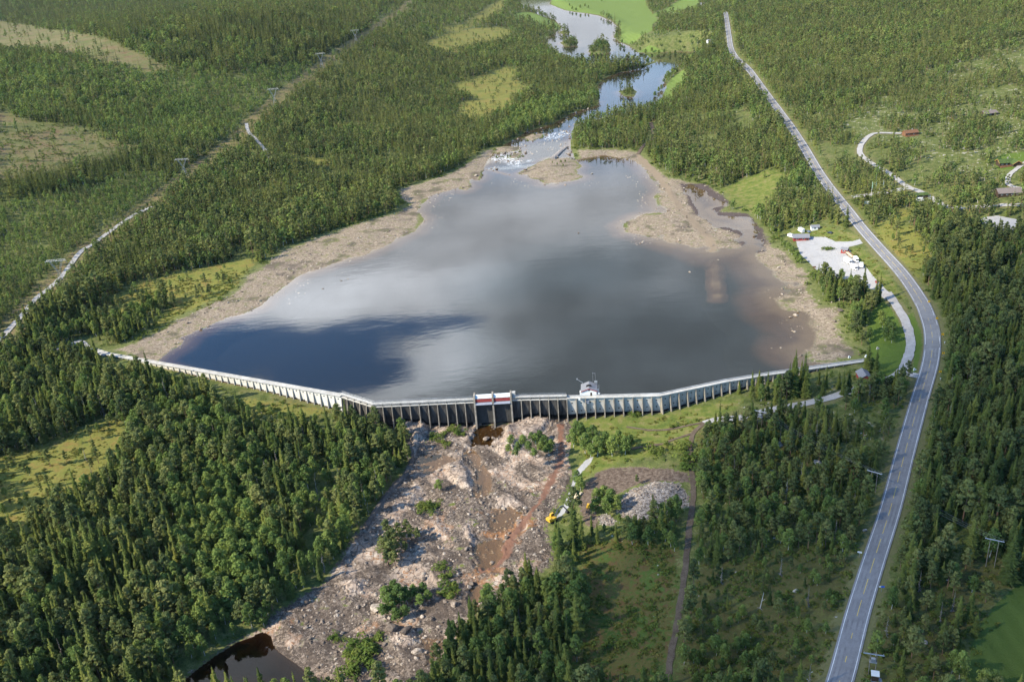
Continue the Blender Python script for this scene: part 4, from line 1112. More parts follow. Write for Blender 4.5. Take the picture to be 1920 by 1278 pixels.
house('hut', 'small red wooden hut with dark grey gable roof at the right end of the dam', (1619, 710), 8.0, 5.6, 2.6, 1.5, RD(84), M_SLATE, M_RED, .45, False, cat='hut', wins=1)
house('cabin', 'long brown shingle roofed cabin beside the gravel drive at the right edge', (1889, 366), 17, 9, 3.0, 2.6, RD(-6), M_BROWNR, M_WOODD, .6, True, wins=4)
sod = house('cabin', 'dark timber cabin with bright green grass roof and golden trim', (1884, 309), 12, 8, 2.8, 2.2, RD(-4), M_SOD, M_WOODD, .7, True, porch=M_ORANGE, trim=M_WOODL, wins=3)
mb = MB(); mb.prism([(-3.6, -1), (3.6, -1), (3.6, 2.6), (0, 4.8), (-3.6, 2.6)], -8.5, -3.0, lambda p, k: (p[0] + 6.5, k, p[1])); wing = mb.build('gable_wing', M_WOODD, sod)
mb = MB()
for sx in (-1, 1):
    mb.hexa([(6.5, -9.2, 4.85), (6.5 + sx * 4.4, -9.2, 2.15), (6.5 + sx * 4.4, 0, 2.15), (6.5, 0, 4.85), (6.5, -9.2, 5.15), (6.5 + sx * 4.4, -9.2, 2.45), (6.5 + sx * 4.4, 0, 2.45), (6.5, 0, 5.15)])
mb.build('wing_roof', M_SOD, wing)
mb = MB()
for sx in (-1, 1):
    mb.hexa([(6.5, -9.36, 4.7), (6.5 + sx * 4.5, -9.36, 2.0), (6.5 + sx * 4.5, -9.22, 2.0), (6.5, -9.22, 4.7), (6.5, -9.36, 5.25), (6.5 + sx * 4.5, -9.36, 2.55), (6.5 + sx * 4.5, -9.22, 2.55), (6.5, -9.22, 5.25)])
mb.build('wing_bargeboards', M_WOODL, wing)
house('cabin', 'orange timber cabin at the end of the curving gravel road', (1706, 254), 13, 7, 2.8, 2.0, RD(4), M_ORANGE, M_ORANGE, .5, True, porch=M_ORANGE, wins=2)
house('cabin', 'brown roofed cabin standing on pale rocks high on the right hillside', (1853, 217), 14, 8, 2.8, 2.0, RD(8), M_BROWNR, M_WOODD, .6, True, wins=3)
house('shed', 'low dark shed with grass roof and red door beside the road junction', (1719, 370), 15, 6.5, 2.4, 1.0, RD(-2), M_SOD, M_WOODD, .6, False, cat='shed', wins=3)
house('farmhouse', 'white farmhouse on the bright green fields across the river', (1231, 50), 14, 8, 4.2, 2.6, RD(15), M_SLATE, M_WHITE, .5, True, cat='house', wins=3)
house('farmhouse', 'white house among trees at the top edge of the green fields', (1316, 11), 14, 9, 4.5, 2.8, RD(-20), M_SLATE, M_WHITE, .5, True, cat='house', wins=3)
house('cabin', 'small white cabin among dark trees by the upper river', (1331, 79), 10, 7, 3.0, 2.2, RD(10), M_SLATE, M_WHITE, .4, True, wins=2)
house('kiosk', 'red kiosk with slate roof and open front by the gravel car park', (1501, 446), 11, 7, 2.7, 1.4, RD(-12), M_SLATE, M_RED, .9, False, cat='kiosk', wins=2)
house('booth', 'small red booth at the top of the row of parked campers', (1584, 472), 4.5, 4.0, 2.6, 1.0, RD(-40), M_SLATE, M_RED, .4, False, cat='booth', wins=1)
house('booth', 'small white and grey booth at the edge of the trees behind the car park', (1528, 426), 6, 4, 2.5, 1.0, RD(-6), M_SLATE, M_WHITE, .4, False, cat='booth', wins=1)
mb = MB(); mb.box((0, 0, 0), (5.2, 2.8, 1.9)); mb.box((0, 0, 1.9), (5.0, 2.6, .5), 0, (.9, .8)); o = mb.build('boat_cover', M_WHITE); o.location = at((1724, 377)); tag(o, 'white covered boat in front of the low dark shed', 'boat')

# ------------------------------------------------------------------ vehicles
def wheels(root, xs, y, r=.34, w=.24):
    for x in xs:
        for sy in (-1, 1):
            mb = MB(); mb.bar((x, sy * y - w / 2, r), (x, sy * y + w / 2, r), r, 12); wh = mb.build('wheel', M_BLACK, root)
            mb = MB(); mb.bar((x, sy * (y + w / 2) - .01, r), (x, sy * (y + w / 2) + .02, r), r * .55, 10); mb.build('rim', M_STEEL, wh)
def car(label, px, rz, paint):
    c = thing('parked_car', label, 'car', at(px, .12), rz)
    mb = MB(); mb.prism([(-2.15, .32), (2.15, .32), (2.2, .62), (2.05, .82), (1.0, .93), (-2.0, .98), (-2.2, .75)], -.86, .86, lambda p, k: (p[0], k, p[1])); mb.build('body', paint, c, bevel=.06)
    mb = MB(); mb.hexa([(-1.95, -.80, .96), (.95, -.80, .92), (.95, .80, .92), (-1.95, .80, .96), (-1.5, -.62, 1.42), (.25, -.62, 1.42), (.25, .62, 1.42), (-1.5, .62, 1.42)]); mb.build('windows', M_GLASS, c)
    mb = MB(); mb.hexa([(-1.5, -.64, 1.425), (.25, -.64, 1.425), (.25, .64, 1.425), (-1.5, .64, 1.425), (-1.4, -.56, 1.49), (.15, -.56, 1.49), (.15, .56, 1.49), (-1.4, .56, 1.49)]); mb.build('roof', paint, c)
    wheels(c, (-1.35, 1.35), .80)
    return c
def camper(label, px, rz, L=6.4, caravan=False, name='motorhome', cat='camper', h=2.9):
    c = thing(name, label, cat, at(px, .12), rz)
    W2 = 1.15
    if caravan: pr = [(-L / 2, .45), (L / 2 - .5, .45), (L / 2, 1.0), (L / 2 - .25, h - .5), (L / 2 - .7, h - .25), (-L / 2 + .4, h - .25), (-L / 2, h - .7)]
    else: pr = [(-L / 2, .4), (L / 2 - 2.0, .4), (L / 2 - 2.0, 1.5), (L / 2 - 1.6, 1.9), (L / 2 - .9, 2.15), (L / 2 - 1.0, h - .2), (L / 2 - 1.6, h), (-L / 2, h)]
    mb = MB(); mb.prism(pr, -W2, W2, lambda p, k: (p[0], k, p[1])); mb.build('body', M_WHITE, c, bevel=.07)
    if not caravan:
        mb = MB(); mb.prism([(L / 2 - 1.98, .4), (L / 2, .4), (L / 2 + .05, 1.0), (L / 2 - .9, 1.3), (L / 2 - 1.5, 2.1), (L / 2 - 1.98, 2.1)], -.95, .95, lambda p, k: (p[0], k, p[1])); cab = mb.build('cab', M_WHITE, c, bevel=.05)
        mb = MB(); mb.hexa([(L / 2 - .88, -.85, 1.34), (L / 2 - .84, -.85, 1.31), (L / 2 - .84, .85, 1.31), (L / 2 - .88, .85, 1.34), (L / 2 - 1.45, -.75, 2.08), (L / 2 - 1.38, -.75, 2.1), (L / 2 - 1.38, .75, 2.1), (L / 2 - 1.45, .75, 2.08)]); mb.build('windscreen', M_GLASS, cab)
    for x in (-L * .28, L * .05):
        mb = MB(); mb.box((x, 0, 1.55), (1.1, 2 * W2 + .04, .6)); mb.build('window', M_GLASS, c)
    mb = MB(); mb.box((-L * .1, 0, h - (.27 if caravan else .02)), (.9, .7, .18)); mb.build('roof_hatch', M_STEEL, c)
    wheels(c, (-L * .3, L * .28) if not caravan else (-.1,), .98, .36)
    if caravan: mb = MB(); mb.bar((L / 2 - .1, 0, .5), (L / 2 + 1.2, 0, .5), .07); mb.build('drawbar', M_STEEL, c)
    return c
camper('tall white box truck camper parked on grass beside a blue silver car', (1502, 430), RD(100), 7.5, h=3.3)
camper('white caravan standing left of the red kiosk', (1484, 442), RD(120), 6.5, True, 'caravan', 'caravan')
car('blue silver car parked on the grass right of the tall white camper', (1516, 431), RD(95), M_CARBLUE)
car('dark car parked at the grassy edge near the car park entrance', (1556, 436), RD(130), M_CARDARK)
tr = thing('trailer', 'long flat trailer with orange red sides and pale deck in the car park', 'trailer', at((1592, 479), .12), heading((1584, 471), (1602, 486)))
mb = MB(); mb.box((0, 0, .7), (11, 2.5, .3)); mb.build('deck', M_PLANK, tr)
mb = MB(); mb.box((0, 1.3, .8), (11, .12, .9)); mb.box((0, -1.3, .8), (11, .12, .5)); mb.build('side_boards', M_ORANGE, tr)
wheels(tr, (-2.4, -1.2), 1.0, .4)
hd = heading((1584, 471), (1602, 486))
camper('largest white motorhome behind the orange sided trailer', (1590, 492), hd + .15, 8.5, h=3.3)
camper('white motorhome second from the grass in the row of campers', (1605, 489), hd - .1, 6.6)
camper('white motorhome at the lower end of the row of campers', (1602, 502), hd + .1, 7.0, h=3.1)
camper('white caravan at the right end of the row beside the grass', (1615, 499), hd - .35, 6.2, True, 'caravan', 'caravan')
car('red car parked beside the lane between the car park and the highway', (1645, 530), heading((1640, 522), (1656, 536)), M_CARRED)
car('dark blue car parked behind the red car beside the lane', (1650, 534), heading((1640, 522), (1656, 536)), M_CARBLUE)
mb = MB(); mb.box((0, 0, 0), (1.6, .25, .12)); mb.bar((-.7, 0, .1), (-.7, .5, 1.6), .06); mb.bar((.7, 0, .1), (.7, .5, 1.6), .06); mb.box((0, .3, .9), (2.2, .12, 1.1)); o = mb.build('notice_board', M_ORANGE); o.location = at((1527, 504)); tag(o, 'orange notice board at the lake side edge of the car park', 'notice board')

# yellow excavator at work below the dam
ex = thing('excavator', 'yellow crawler excavator with black boom beside the gravel bank', 'excavator', at((1036, 977), .15), RD(35))
for sy in (-1, 1):
    mb = MB(); mb.prism([(-2.0, .15), (-1.6, 0), (1.6, 0), (2.0, .15), (2.15, .5), (1.8, .9), (-1.8, .9), (-2.15, .5)], sy * 1.25 - .35, sy * 1.25 + .35, lambda p, k: (p[0], k, p[1])); mb.build('track', M_BLACK, ex)
mb = MB(); mb.box((0, 0, .55), (2.4, 2.0, .55)); mb.build('undercarriage', M_GREYP, ex)
mb = MB(); mb.box((-.7, -.1, 1.1), (4.0, 2.9, 1.15)); mb.box((-2.0, -.1, 2.2), (1.6, 2.7, .5), 0, (.9, .9)); mb.build('engine_housing', M_YEL, ex, bevel=.08)
mb = MB(); mb.box((.5, .85, 2.2), (1.9, 1.1, 1.45), 0, (.85, .9)); cabo = mb.build('cab', M_YEL, ex, bevel=.06)
mb = MB(); mb.box((.62, .85, 2.55), (1.78, 1.16, .8), 0, (.92, .95)); mb.build('cab_window', M_GLASS, cabo)
bp = [(1.1, 2.0), (2.6, 4.6), (4.6, 5.5), (6.6, 5.0)]
mb = MB()
for a, b in zip(bp[:-1], bp[1:]): mb.bar((a[0], -.35, a[1]), (b[0], -.35, b[1]), .34, 4)
mb.build('boom', M_GREYP, ex)
mb = MB(); mb.bar((6.3, -.35, 5.4), (8.6, -.35, 1.9), .27, 4); mb.build('stick', M_GREYP, ex)
mb = MB(); mb.prism([(8.3, 1.9), (9.0, 1.7), (9.2, .7), (8.5, .35), (7.7, .8)], -1.0, .3, lambda p, k: (p[0], k, p[1])); mb.build('bucket', M_BLACK, ex)
mb = MB(); mb.bar((1.6, -.35, 1.9), (3.4, -.35, 4.6), .14, 5); mb.bar((4.2, -.35, 5.9), (6.2, -.35, 5.9), .13, 5); mb.build('hydraulic_ram', M_STEEL, ex)
rl = thing('roller', 'small yellow machine half hidden behind the round bush on dark soil', 'machine', at((1104, 951), .1), RD(70))
mb = MB(); mb.box((-.5, 0, .6), (2.0, 1.5, .8)); mb.box((-.6, 0, 1.4), (1.2, 1.3, 1.1), 0, (.85, .85)); mb.build('body', M_YEL, rl, bevel=.05)
mb = MB(); mb.bar((1.2, -.75, .6), (1.2, .75, .6), .6, 14); mb.build('drum', M_GREYP, rl)
wheels(rl, (-.9,), .75, .5, .35)
st = thing('timber_stack', 'stack of pale sawn planks lying on grass beside the white gravel track', 'timber', at((1083, 929)), heading((1077, 934), (1088, 922)))
for k in range(3):
    mb = MB()
    for j in range(5): mb.box((.15 * k, -1.0 + j * .5, .1 + .32 * k), (6.0 - .8 * k, .40, .26))
    mb.build('plank_layer', M_PLANK, st)

# ------------------------------------------------------------------ pylons, poles and lines
def pylon(label, px, h, rz):
    p = thing('pylon', label, 'pylon', at(px), rz, 'lattice pylons in the cleared strip')
    wz_ = h * .50
    mb = MB(); r = .075
    nl = 4
    for i in range(nl):
        z0, z1 = wz_ * i / nl, wz_ * (i + 1) / nl
        w0_, w1_ = 2.7 - 1.9 * i / nl, 2.7 - 1.9 * (i + 1) / nl
        for sx in (-1, 1):
            for sy in (-1, 1):
                mb.bar((sx * w0_, sy * w0_ * .7, z0), (sx * w1_, sy * w1_ * .7, z1), r * 1.3, 4)
            mb.bar((sx * w0_, -w0_ * .7, z0), (sx * w1_, w1_ * .7, z1), r * .7, 4); mb.bar((sx * w0_, w0_ * .7, z0), (sx * w1_, -w1_ * .7, z1), r * .7, 4)
        for sy in (-1, 1):
            mb.bar((-w0_, sy * w0_ * .7, z0), (w1_, sy * w1_ * .7, z1), r * .7, 4); mb.bar((w0_, sy * w0_ * .7, z0), (-w1_, sy * w1_ * .7, z1), r * .7, 4)
    mb.build('tower_body', M_STEEL, p)
    for sx in (-1, 1):
        mb = MB()
        for sy in (-1, 1):
            mb.bar((sx * .8, sy * .55, wz_), (sx * 5.2, sy * .4, h * .93), r * 1.2, 4); mb.bar((sx * .1, sy * .5, wz_ + .5), (sx * 4.2, sy * .4, h * .93), r * 1.0, 4)
        for k in range(5):
            f, g = k / 5, (k + 1) / 5
            mb.bar((sx * (.8 + 4.4 * f), .45, wz_ + (h * .93 - wz_) * f), (sx * (.1 + 4.1 * g), .45, wz_ + .5 + (h * .93 - wz_ - .5) * g), r * .7, 4)
        mb.bar((sx * 4.7, 0, h * .93), (sx * 4.7, 0, h * 1.0), r, 4)
        mb.build('fork_arm', M_STEEL, p)
    mb = MB()
    for sy in (-.45, .45):
        for z in (.93, .985): mb.bar((-8.5 if z < .95 else -7, sy, h * z), (8.5 if z < .95 else 7, sy, h * z), r * .8, 4)
    for k in range(12):
        x0 = -7.8 + 1.3 * k; mb.bar((x0, -.45, h * .93), (x0 + .65, .45, h * .985), r * .7, 4); mb.bar((x0 + .65, .45, h * .985), (x0 + 1.3, -.45, h * .93), r * .7, 4)
    mb.build('crossarm', M_STEEL, p)
    for x in (-8.2, 0, 8.2):
        mb = MB(); mb.bar((x, 0, h * .93), (x, 0, h * .93 - 1.7), .13, 5); mb.build('insulator', M_SIGNB if False else M_STEEL, p)
    for sx in (-1, 1):
        mb = MB()
        for sy in (-1, 1): mb.box((sx * 2.7, sy * 1.9, -.8), (1.0, 1.0, 1.3))
        mb.build('footings', M_CONC_W, p)
    return p
PY = [((118, 534), 21, 'nearest lattice steel pylon beside the gravel strip at the left'), ((347, 328), 18, 'grey lattice pylon standing on a gravelly rise between two woods'),
      ((517, 199), 24, 'slim lattice pylon where the cleared strip meets the small forest track'), ((604, 127), 24, 'distant lattice pylon between dense woods high in the cleared strip'), ((668, 80), 24, 'farthest lattice pylon near the top of the cleared strip')]
pyl = []
for i, (px, h, lb) in enumerate(PY):
    q = PY[min(i + 1, len(PY) - 1)][0] if i < len(PY) - 1 else (720, 40)
    pyl.append((pylon(lb, px, h, heading(px, q) - math.pi / 2), h))
def wire(name, label, a, b, sag, r=.035, group=None):
    mb = MB(); n = 14; a, b = np.array(a), np.array(b); prev = a
    for i in range(1, n + 1):
        f = i / n; q = a + (b - a) * f; q = q - np.array([0, 0, sag * 4 * f * (1 - f)]); mb.bar(prev, q, r, 3); prev = q
    o = mb.build(name, M_STEEL); return tag(o, label, 'wire', group)
for i in range(len(pyl) - 1):
    (p, h), (p2, h2) = pyl[i], pyl[i + 1]
    for x in (-8.2, 0, 8.2):
        def end(p, h): c, s = math.cos(p.rotation_euler.z), math.sin(p.rotation_euler.z); return (p.location[0] + x * c, p.location[1] + x * s, p.location[2] + h * .93 - 1.7)
        wire('power_line', ['thin power line strung between the nearest pylon and the next one up the strip', 'thin power line strung between the second and third pylons of the strip', 'thin power line strung between the third and fourth pylons of the strip', 'thin power line strung between the two farthest pylons'][i], end(p, h), end(p2, h2), 4.5, .02, ['lines of the first span', 'lines of the second span', 'lines of the third span', 'lines of the last span'][i])
def hpole(label, px, rz, h=11.0, sep=2.6, box=False):
    p = thing('power_pole', label, 'power pole', at(px), rz)
    for sx in (-1, 1):
        mb = MB(); mb.bar((sx * sep / 2, 0, -.8), (sx * sep / 2, 0, h), .17, 7, .12); mb.build('pole', M_POLEW, p)
    mb = MB(); mb.bar((-3.2, -.12, h - .35), (3.2, -.12, h - .35), .13, 4); mb.bar((-3.2, .12, h - .35), (3.2, .12, h - .35), .13, 4); mb.build('crossarm', M_STEEL, p)
    for x in (-2.9, 0, 2.9):
        mb = MB(); mb.bar((x, 0, h - .3), (x, 0, h + .45), .11, 6, .07); mb.build('insulator', M_STEEL, p)
    if box:
        mb = MB(); mb.box((0, 0, h - 3.6), (2.4, 1.4, .2)); mb.box((0, 0, h - 3.4), (1.3, 1.0, 1.3)); mb.build('transformer', M_STEEL, p)
    return p
hp = [hpole('wooden twin power pole carrying a grey transformer among pines below the dam road', (1424, 806), RD(-35), 11, 2.2, True),
      hpole('wooden twin power pole with pale crossarm in the clearing at the right edge', (1856, 1063), RD(-30), 13, 2.8)]
hpole('wooden twin power pole with transformer beside the road at the bottom edge', (1634, 1265), RD(-20), 9.5, 2.0, True)
mid = at((1640, 918))
hp2 = hpole('wooden twin power pole standing half hidden in forest left of the highway', (1636, 922), RD(-40), 10.5, 2.4)
for a, b, lb in ((hp[0], hp2, 'thin wire running from the transformer pole towards the highway'), (hp2, hp[1], 'thin wire crossing the highway to the pole at the right edge')):
    for x in (-2.9, 0, 2.9):
        def e2(p, h): c, s = math.cos(p.rotation_euler.z), math.sin(p.rotation_euler.z); return (p.location[0] + x * c, p.location[1] + x * s, p.location[2] + h)
        wire('power_line', lb, e2(a, 11.2 if a is hp[0] else 10.9), e2(b, 13.4 if b is hp[1] else 10.9), 2.0, .02, 'wires from the transformer pole' if a is hp[0] else 'wires over the highway')
kb = thing('transformer_kiosk', 'small white topped kiosk on a grey slab beside the road at the bottom edge', 'kiosk', at((1640, 1272)), RD(-20))
mb = MB(); mb.box((0, 0, 0), (2.2, 2.2, 2.3)); mb.build('wall', M_WOODD, kb); mb = MB(); mb.box((0, 0, 2.3), (2.6, 2.6, .22)); mb.build('roof', M_WHITE, kb)
mb = MB(); mb.box((1.5, -1.5, -.3), (5.5, 4.5, .36)); mb.build('slab', M_BLUEGREY, kb)

# ------------------------------------------------------------------ signs and roadside pieces
def chevron(px, label, rz):
    c = thing('chevron_sign', label, 'road sign', at(px), rz, 'chevron signs round the bend')
    mb = MB(); mb.bar((0, 0, 0), (0, 0, 2.6), .07, 6); mb.build('post', M_STEEL, c)
    mb = MB(); mb.box((0, -.06, 1.5), (1.15, .08, 1.15)); pl = mb.build('panel', M_SIGNY, c)
    mb = MB()
    for s in (-1, 1): mb.hexa([(.30, -.115, 2.075), (.30, -.105, 2.075), (.02, -.105, 2.075), (.02, -.115, 2.075), (-.02, -.115, 2.075 + s * .5), (-.02, -.105, 2.075 + s * .5), (-.30, -.105, 2.075 + s * .5), (-.30, -.115, 2.075 + s * .5)])
    mb.build('arrow', M_BLACK, pl)
for px, lb in (((1741, 571), 'yellow chevron sign highest up the bend, beside the dark forest edge'), ((1756, 602), 'yellow chevron sign second from the top of the bend'), ((1767, 632), 'yellow chevron sign third from the top, at the widest point of the bend'),
               ((1768, 668), 'yellow chevron sign second from the bottom of the bend'), ((1762, 703), 'yellow chevron sign lowest on the bend')):
    chevron(px, lb, RD(-15))
for px, lb in (((1771, 643), 'small white marker post between the middle yellow chevron signs'), ((1763, 712), 'small white marker post just below the lowest chevron sign'), ((1757, 738), 'white marker post at the road edge below all the chevrons')):
    mb = MB(); mb.bar((0, 0, 0), (0, 0, 1.0), .12, 6); mb.box((0, 0, .75), (.55, .3, .45)); o = mb.build('marker_post', M_WHITE); o.location = at(px); tag(o, lb, 'marker post')
bs = thing('bus_stop_sign', 'blue and white roadside sign on a grey post at the right road edge', 'road sign', at((1652, 1109)), RD(-10))
mb = MB(); mb.bar((0, 0, 0), (0, 0, 2.9), .08, 6); mb.build('post', M_STEEL, bs)
mb = MB(); mb.box((.4, -.05, 2.1), (1.2, .1, .8)); mb.build('panel', M_SIGNB, bs); mb = MB(); mb.box((-.6, -.05, 2.2), (.7, .1, .6)); mb.build('side_panel', M_WHITE, bs)
ws = thing('road_sign', 'white direction sign on a post at the left edge of the highway', 'road sign', at((1611, 1044)), RD(-25))
mb = MB(); mb.bar((0, 0, 0), (0, 0, 2.8), .08, 6); mb.build('post', M_STEEL, ws); mb = MB(); mb.box((0, -.06, 2.1), (1.6, .1, .75)); mb.build('panel', M_WHITE, ws)
lb_ = thing('mailbox', 'grey mailbox rack on the small asphalt turnout left of the highway', 'mailbox', at((1621, 998)), RD(10))
mb = MB(); mb.bar((-.5, 0, 0), (-.5, 0, 1.0), .07); mb.bar((.5, 0, 0), (.5, 0, 1.0), .07); mb.build('stand', M_POLEW, lb_); mb = MB(); mb.box((0, 0, .95), (1.7, .6, .6)); mb.build('box', M_STEEL, lb_)
mb = MB(); mb.box((0, 0, .6), (3.6, .2, 2.4)); mb.bar((-1.3, 0, 0), (-1.3, 0, 1), .1); mb.bar((1.3, 0, 0), (1.3, 0, 1), .1); o = mb.build('billboard', M_WHITE); o.location = at((1625, 384)); tag(o, 'large white sign board on grass beside the road junction', 'sign')
for i, (px, lb) in enumerate((((1634, 363), 'leftmost flagpole with a hanging pale green flag by the side road'), ((1641, 363), 'second flagpole from the left with a hanging pale green flag'), ((1648, 362), 'third flagpole from the left with a hanging pale green flag'), ((1655, 360), 'rightmost flagpole with a hanging pale green flag by the side road'))):
    f = thing('flagpole', lb, 'flagpole', at(px), .2 * i, 'flagpoles by the side road')
    mb = MB(); mb.bar((0, 0, 0), (0, 0, 10.0), .11, 6, .06); mb.build('pole', M_WHITE, f)
    mb = MB(); mb.hexa([(.1, -.05, 4.8), (.7, -.08, 4.6), (.75, .05, 4.6), (.1, .05, 4.8), (.1, -.04, 9.7), (.45, -.03, 9.6), (.45, .06, 9.6), (.1, .06, 9.7)]); mb.build('flag', M_GREENF, f)

# stone groyne in the river, monument stones, bank wall
def rubble_wall(name, label, pxs, w, h, mat, cat='wall', seed=1, z=None):
    q = smooth_line((PZ(pxs, z) if z is not None else P(pxs))[:, :2], 2.0); rr = np.random.default_rng(seed)
    t_ = np.gradient(q, axis=0); t_ /= np.linalg.norm(t_, axis=1)[:, None]; n_ = np.stack([-t_[:, 1], t_[:, 0]], 1)
    prof = [(-.75, -1.2), (-.42, .75), (-.2, 1.0), (.2, 1.0), (.42, .75), (.75, -1.2)]
    V = []; F = []
    for i in range(len(q)):
        zb = z if z is not None else float(land_z(q[i:i + 1, 0], q[i:i + 1, 1])[0])
        for u, v in prof:
            c = q[i] + n_[i] * (u * w + rr.normal(0, .12)); V.append((c[0], c[1], zb + v * h + rr.normal(0, .12)))
    k = len(prof)
    for i in range(len(q) - 1):
        for j in range(k - 1): F.append((i * k + j, i * k + j + 1, (i + 1) * k + j + 1, (i + 1) * k + j))
    F += [tuple(range(k))[::-1], tuple(range((len(q) - 1) * k, len(q) * k))]
    mb = MB(); mb.add(V, F); o = mb.build(name, mat); return tag(o, label, cat)
rubble_wall('stone_groyne', 'straight stone groyne slanting through the rapids above the reservoir', [(1036, 298), (1048, 287), (1062, 276)], 6.0, 1.7, M_STONE, 'groyne', 2, .8)
rubble_wall('bank_wall', 'dark stone retaining bank between the left wood and dry riverbed', [(758, 812), (770, 840), (771, 868), (760, 890), (738, 915), (712, 948), (696, 975), (684, 994)], 2.6, 1.1, M_STONED, 'wall', 3)
for px, lb, s in (((1645, 653), 'pale standing stone on the mown lawn', 1.0), ((1714, 694), 'white painted stones on grass between gravel lane and highway', 1.0), ((1592, 668), 'white stone block at the right end of the dam', 1.0), ((1624, 667), 'white marker slab where the dam meets the lawn', 1.4)):
    mb = MB(); mb.box((0, 0, -.2), (1.1 * s, .8 * s, 1.6), .4, (.6, .5)); mb.box((.9, .2, -.2), (.9 * s, .7 * s, .8), .9, (.7, .7)); o = mb.build('monument_stone', M_WHITE if 'white' in lb else M_STONEP, bevel=.08); o.location = at(px); tag(o, lb, 'stone')
# grey standing dead trunk and cut stumps on the heath
dt = thing('bleached_snag', 'bleached leaning dead trunk on the open heath left of the highway', 'dead tree', at((1425, 1140)), .3)
mb = MB(); mb.bar((0, 0, 0), (1.6, .3, 7.0), .22, 6, .06); mb.bar((.8, .1, 3.4), (1.6, -.5, 4.4), .07, 5, .03); mb.build('trunk', M_STONEP, dt)
mb = MB()
for a in range(6): mb.bar((0, 0, .2), (1.2 * math.cos(a), 1.2 * math.sin(a), .1), .12, 5, .04)
mb.build('root_plate', M_STONE, dt)
# ------------------------------------------------------------------ tree and stone meshes
def leaf_mat(name, c1, c2, c3, trans=.38):
    t = NT(name)
    rnd = t.n('ShaderNodeObjectInfo').outputs['Random']
    p = t.pos()
    big = t.noise(1 / 90, 2); fine = t.noise(.7, 3, .6)
    f = t.math('ADD', t.math('MULTIPLY', rnd, .75), t.math('MULTIPLY', t.math('SUBTRACT', big, .5), .8))
    c = t.mix(t.ramp(f, .45, .95, smooth=False), t.mix(t.ramp(f, 0, .45, smooth=False), c1, c2), c3)
    c = t.mix(1.0, c, t.n('ShaderNodeCombineColor', {0: t.ramp(fine, .3, .7, .72, 1.25), 1: t.ramp(fine, .3, .7, .72, 1.25), 2: t.ramp(fine, .3, .7, .8, 1.15)}).outputs[0], 'MULTIPLY')
    d = t.n('ShaderNodeBsdfDiffuse', {'Color': c}).outputs[0]
    tr = t.n('ShaderNodeBsdfTranslucent', {'Color': t.mix(.4, c, (.16, .22, .03))}).outputs[0]
    return t.out(t.n('ShaderNodeMixShader', {0: trans, 1: d, 2: tr}).outputs[0])
M_SPR = leaf_mat('spruce_needles', (.054, .080, .028), (.130, .160, .042), (.225, .228, .058))
M_PIN = leaf_mat('pine_needles', (.085, .112, .048), (.172, .194, .068), (.24, .24, .088))
M_BIR = leaf_mat('birch_leaves', (.10, .155, .05), (.185, .25, .07), (.265, .30, .08), .42)
M_SHR = leaf_mat('shrub_leaves', (.09, .14, .034), (.145, .19, .045), (.205, .225, .055), .42)
M_DEADL = leaf_mat('bare_twigs', (.13, .115, .10), (.18, .165, .14), (.24, .22, .19), .05)
M_BARK = plain('conifer_bark', (.11, .075, .055), .9, .3, 2.0)
M_PBARK = plain('pine_bark', (.26, .145, .08), .9, .3, 2.0, col2=(.12, .085, .065))
M_BBARK = plain('birch_bark', (.55, .53, .49), .8, .25, 3.0, col2=(.25, .24, .22))

def mesh_np(name, V, F, mats, mi=None):
    me = bpy.data.meshes.new(name); me.from_pydata([tuple(v) for v in V], [], [tuple(f) for f in F])
    for m in mats: me.materials.append(m)
    if mi is not None: me.polygons.foreach_set('material_index', np.asarray(mi, np.int32))
    me.update(); return me
def tube(pts, rad, n=6):
    V = []; F = []
    for i, (p, r) in enumerate(zip(pts, rad)):
        for k in range(n):
            a = 2 * math.pi * k / n; V.append((p[0] + r * math.cos(a), p[1] + r * math.sin(a), p[2]))
    for i in range(len(pts) - 1):
        for k in range(n): F.append((i * n + k, i * n + (k + 1) % n, (i + 1) * n + (k + 1) % n, (i + 1) * n + k))
    return V, F
def spruce_crown(rs, h, R, tiers, nb):
    V = []; F = []
    gap_a = rs.uniform(0, 6.28)
    for i in range(tiers):
        f = (i + rs.uniform(-.25, .25)) / tiers
        z = h * (.05 + .93 * f)
        L0 = R * (1 - f) ** .80 * (1 + .25 * math.sin(f * 23 + gap_a)) + .12
        n = max(4, int(nb * (1 - .55 * f)))
        a0 = rs.uniform(0, 6.28)
        for k in range(n):
            if rs.random() < .10: continue
            a = a0 + 6.283 * (k + rs.uniform(-.3, .3)) / n
            L = L0 * rs.uniform(.62, 1.22); w = .30 * L + .16
            dr = L * rs.uniform(.25, .55) * (1 - .6 * f)
            c, s = math.cos(a), math.sin(a)
            b = len(V)
            V += [(0, 0, z + .1), (.55 * L * c - w * s, .55 * L * s + w * c, z - .55 * dr - .18), (L * c, L * s, z - dr + .10 * L), (.55 * L * c + w * s, .55 * L * s - w * c, z - .55 * dr - .18), (.55 * L * c, .55 * L * s, z - .3 * dr + .05)]
            F += [(b, b + 1, b + 4), (b + 4, b + 1, b + 2), (b, b + 4, b + 3), (b + 4, b + 2, b + 3)]
    b = len(V); V += [(.10, 0, h * .94), (-.05, .09, h * .94), (-.05, -.09, h * .94), (0, 0, h * 1.02)]; F += [(b, b + 1, b + 3), (b + 1, b + 2, b + 3), (b + 2, b, b + 3)]
    return V, F
